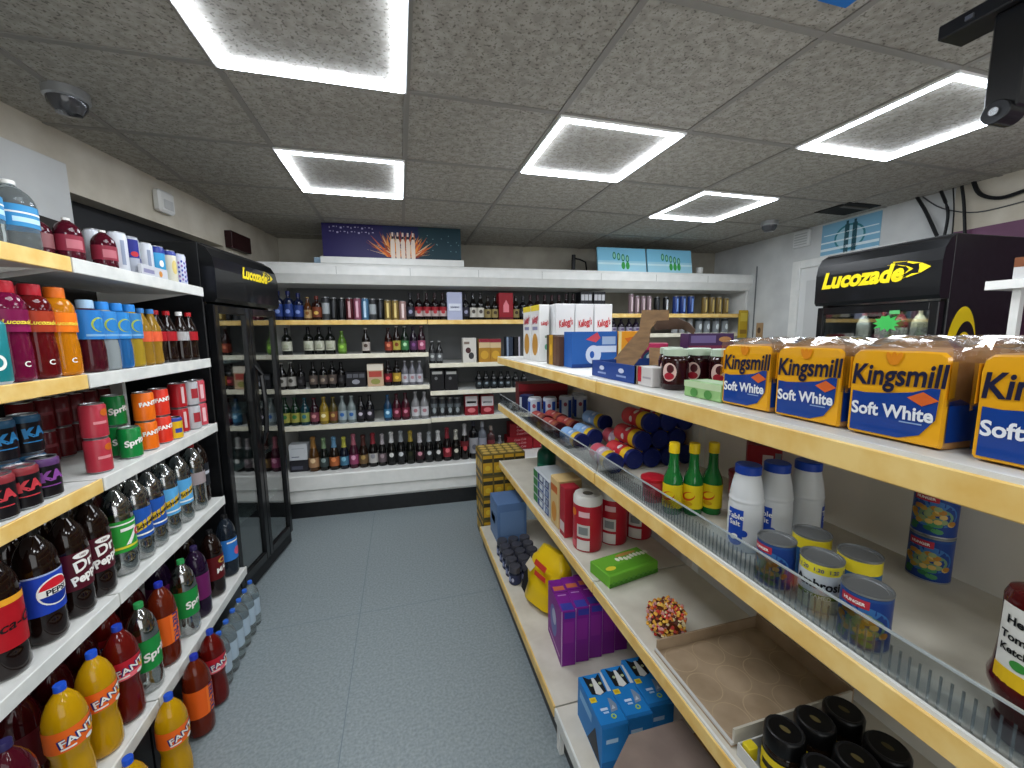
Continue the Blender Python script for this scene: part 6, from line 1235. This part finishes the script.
# open brown box with flaps
t = thing('cardboard_box', 'open brown cardboard box with its flap folded out at the bottom edge', 'box', (0, 0, 0))
bx = MB(); x0, x1, y0, y1, z1 = .60, .95, .55, .90, ZB + .172
for a_ in ((x0, x0+.004, y0, y1), (x1-.004, x1, y0, y1), (x0+.004, x1-.004, y0, y0+.004), (x0+.004, x1-.004, y1-.004, y1)): bx.box(a_[0], a_[1], a_[2], a_[3], ZB+.001, z1, M_card)
bx.box(x0+.004, x1-.004, y0+.004, y1-.004, ZB+.001, ZB+.004, M_card); bx.build('box_body', t, smooth=False)
M_cardd = noisy('cardboard_grey', '#7a6a62', '#8a7a70', 8, .8)
fl = MB(); Q = [Vector(p) for p in ((0.443, 0.813, 0.325), (0.611, 0.940, 0.325), (0.797, 0.939, 0.325), (0.802, 0.736, 0.325))]; n_ = Vector((0, 0, .004))
fl.add(Q + [p + n_ for p in Q], [(0, 1, 2, 3), (7, 6, 5, 4)] + [(a_, (a_+1) % 4, 4 + (a_+1) % 4, 4 + a_) for a_ in range(4)], M_cardd); fl.build('flap', t, smooth=False)
fl = MB(); fl.add([(x0, y0, z1), (x0, y1-.2, z1), (x0-.03, y1-.22, z1+.04), (x0-.03, y0+.02, z1+.04)], [(0, 1, 2, 3)], M_cardd); fl.build('flap', t, smooth=False)

# ------------------------------------------------------------------ far right and overhead
t = thing('wall_shelf', 'white bracketed shelf end at the right picture edge', 'shelf', (0, 0, 0))
a, b = (2.400, 1.158, 1.706), (2.400, 1.040, 1.705)
MB().box(2.4, 3.0, .2, a[1], a[2]-.018, a[2]+.018, M_white).build('shelf', t, smooth=False)
u = MB(); u.box(2.43, 2.46, a[1]-.095, a[1]-.07, 0, a[2]-.018, M_white); u.build('upright', t, smooth=False)
crate('white_packet', .13, .08, .085, '#c4c4c4', lambda mb, mp, w, h: (mb.rect(mp, 0, .55*h, w, h, mat('#7a4a30', .5), 2), mb.text(mp, '5', .3*w, .35*h, .04, mat('#2a3484', .5), bold=.04)), (2.43, a[1]-.135, a[2]+.0185), FA + .3, 'white and brown packet with a blue number on the right-hand shelf', 'packet')
t = thing('monitor_arm', 'black metal ceiling bracket arm in the top right corner', 'bracket', (0, 0, 0))
ar = MB(); Pm = [(1.400, 0.717, 2.238), (1.400, 0.711, 2.143), (1.400, 0.708, 2.066)]
ar.tube([(1.40, .735, 2.22), (1.40, .725, 2.05)], .0, M_black, 4) if False else None
A0, A1 = Vector((1.400, 0.699, 2.239)), Vector((1.400, 0.683, 2.036))
ar.box(A1.x-.02, A1.x+.02, A1.y-.03, A1.y+.03, A1.z, A0.z+.02, M_blackm, .004); ar.build('drop_arm', t, smooth=False)
kb = MB(); kb.M = Matrix.Translation((A1.x-.004, A1.y, A1.z-.004)) @ Matrix.Rotation(PI/2, 4, 'Y'); kb.lathe([(.024, -.03), (.026, -.028), (.026, .028), (.024, .03)], mat('#2a2b2d', .25, .6), 20); kb.lathe([(.009, -.036), (.009, -.03)], mat('#9a9c9e', .25, .9), 12); kb.build('pivot_knob', t)
hb = MB(); zt = A0.z + .02
hb.box(A0.x-.04, A0.x+.05, A0.y-.30, A0.y+.11, zt, zt+.035, mat('#2c2d2f', .35, .5), .003)
for q in range(3): hb.box(A0.x-.045, A0.x-.04, A0.y-.10+.07*q, A0.y-.085+.07*q, zt+.01, zt+.02, mat('#8a8c8e', .3, .8))
hb.build('bracket_bar', t, smooth=False)
MB().box(A0.x-.02, A0.x+.03, A0.y-.25, A0.y-.20, zt+.035, CH, mat('#2c2d2f', .35, .5)).build('ceiling_post', t, smooth=False)

# seen through the glass of the right-hand cooler
gl = next(o for o in COL.objects if o.name.startswith('drinks_cooler.'))
for k, (dy, c1, c2, lb) in enumerate(((.16, '#b8b4ac', '#8a3030', 'pale bottle'), (.05, '#6a3a2a', '#8a2a2a', 'brown bottle'), (-.04, '#7a2a2e', '#5a2020', 'red bottle'), (-.13, '#c8bca0', '#a89a80', 'cream bottle'))):
    m_ = bottle('drink_bottle', 'soda', .24, .036, mat(c1, .2), mat(c2, .4), mat('#b0a8a0', .5), None, 16)
    place(('incool', k), m_, (2.85, 1.755 + dy, 1.3872), -1.4, lb + ' behind the glass of the right cooler', 'bottle', 'bottles in the right cooler')
sp = MB(); rnd = random.Random(8); pts = []
for q in range(22):
    a = 2*PI*q/22; rr2 = .045*(1 + .45*(q % 2) + rnd.uniform(-.15, .15)); pts.append((rr2*1.1*math.cos(a), rr2*.75*math.sin(a)))
sp.poly(plane((0, -.0015, 0), (1, 0, 0), (0, 0, 1)), pts, mat('#3fae52', .5), 0); sp.rect(plane((0, -.0015, 0), (1, 0, 0), (0, 0, 1)), .01, .05, .06, .07, mat('#5aae6a', .5), 2, 0)
o = sp.build('glass_sticker', smooth=False); o.location = (2.645, 1.66, 1.56); o.rotation_euler = (0, 0, -PI/2 - .04); tag(o, 'bright green splash-shaped sticker on the right cooler glass', 'sticker')
l = bpy.data.lights.new('cooler_lamp', 'AREA'); l.shape = 'RECTANGLE'; l.size, l.size_y = .5, .05; l.energy = 2.5
o = bpy.data.objects.new('cooler_lamp', l); COL.objects.link(o); o.location = (2.78, 1.755, 1.655); o.rotation_euler = (0, 0, PI/2)

# ================================================================== camera, world, colour
cam = bpy.data.cameras.new('camera'); co = bpy.data.objects.new('camera', cam); COL.objects.link(co)
cam.sensor_width = 36; cam.lens = 404/1024*36; cam.clip_start = .02
yaw, pit, rol = .267, .1275, -.0093
f = Vector((math.sin(yaw)*math.cos(pit), math.cos(yaw)*math.cos(pit), -math.sin(pit))); r0 = Vector((math.cos(yaw), -math.sin(yaw), 0)); u0 = r0.cross(f)
rr = math.cos(rol)*r0 + math.sin(rol)*u0; uu = -math.sin(rol)*r0 + math.cos(rol)*u0
m = Matrix.Identity(4)
for i in range(3): m[i][0] = rr[i]; m[i][1] = uu[i]; m[i][2] = -f[i]
m[2][3] = CAMZ
co.matrix_world = m
SC.camera = co
w = bpy.data.worlds.new('world'); SC.world = w; w.use_nodes = True
w.node_tree.nodes['Background'].inputs['Color'].default_value = (.55, .6, .65, 1); w.node_tree.nodes['Background'].inputs['Strength'].default_value = .25
SC.view_settings.view_transform = 'Standard'; SC.view_settings.look = 'None'; SC.view_settings.exposure = .08; SC.view_settings.gamma = 1.0
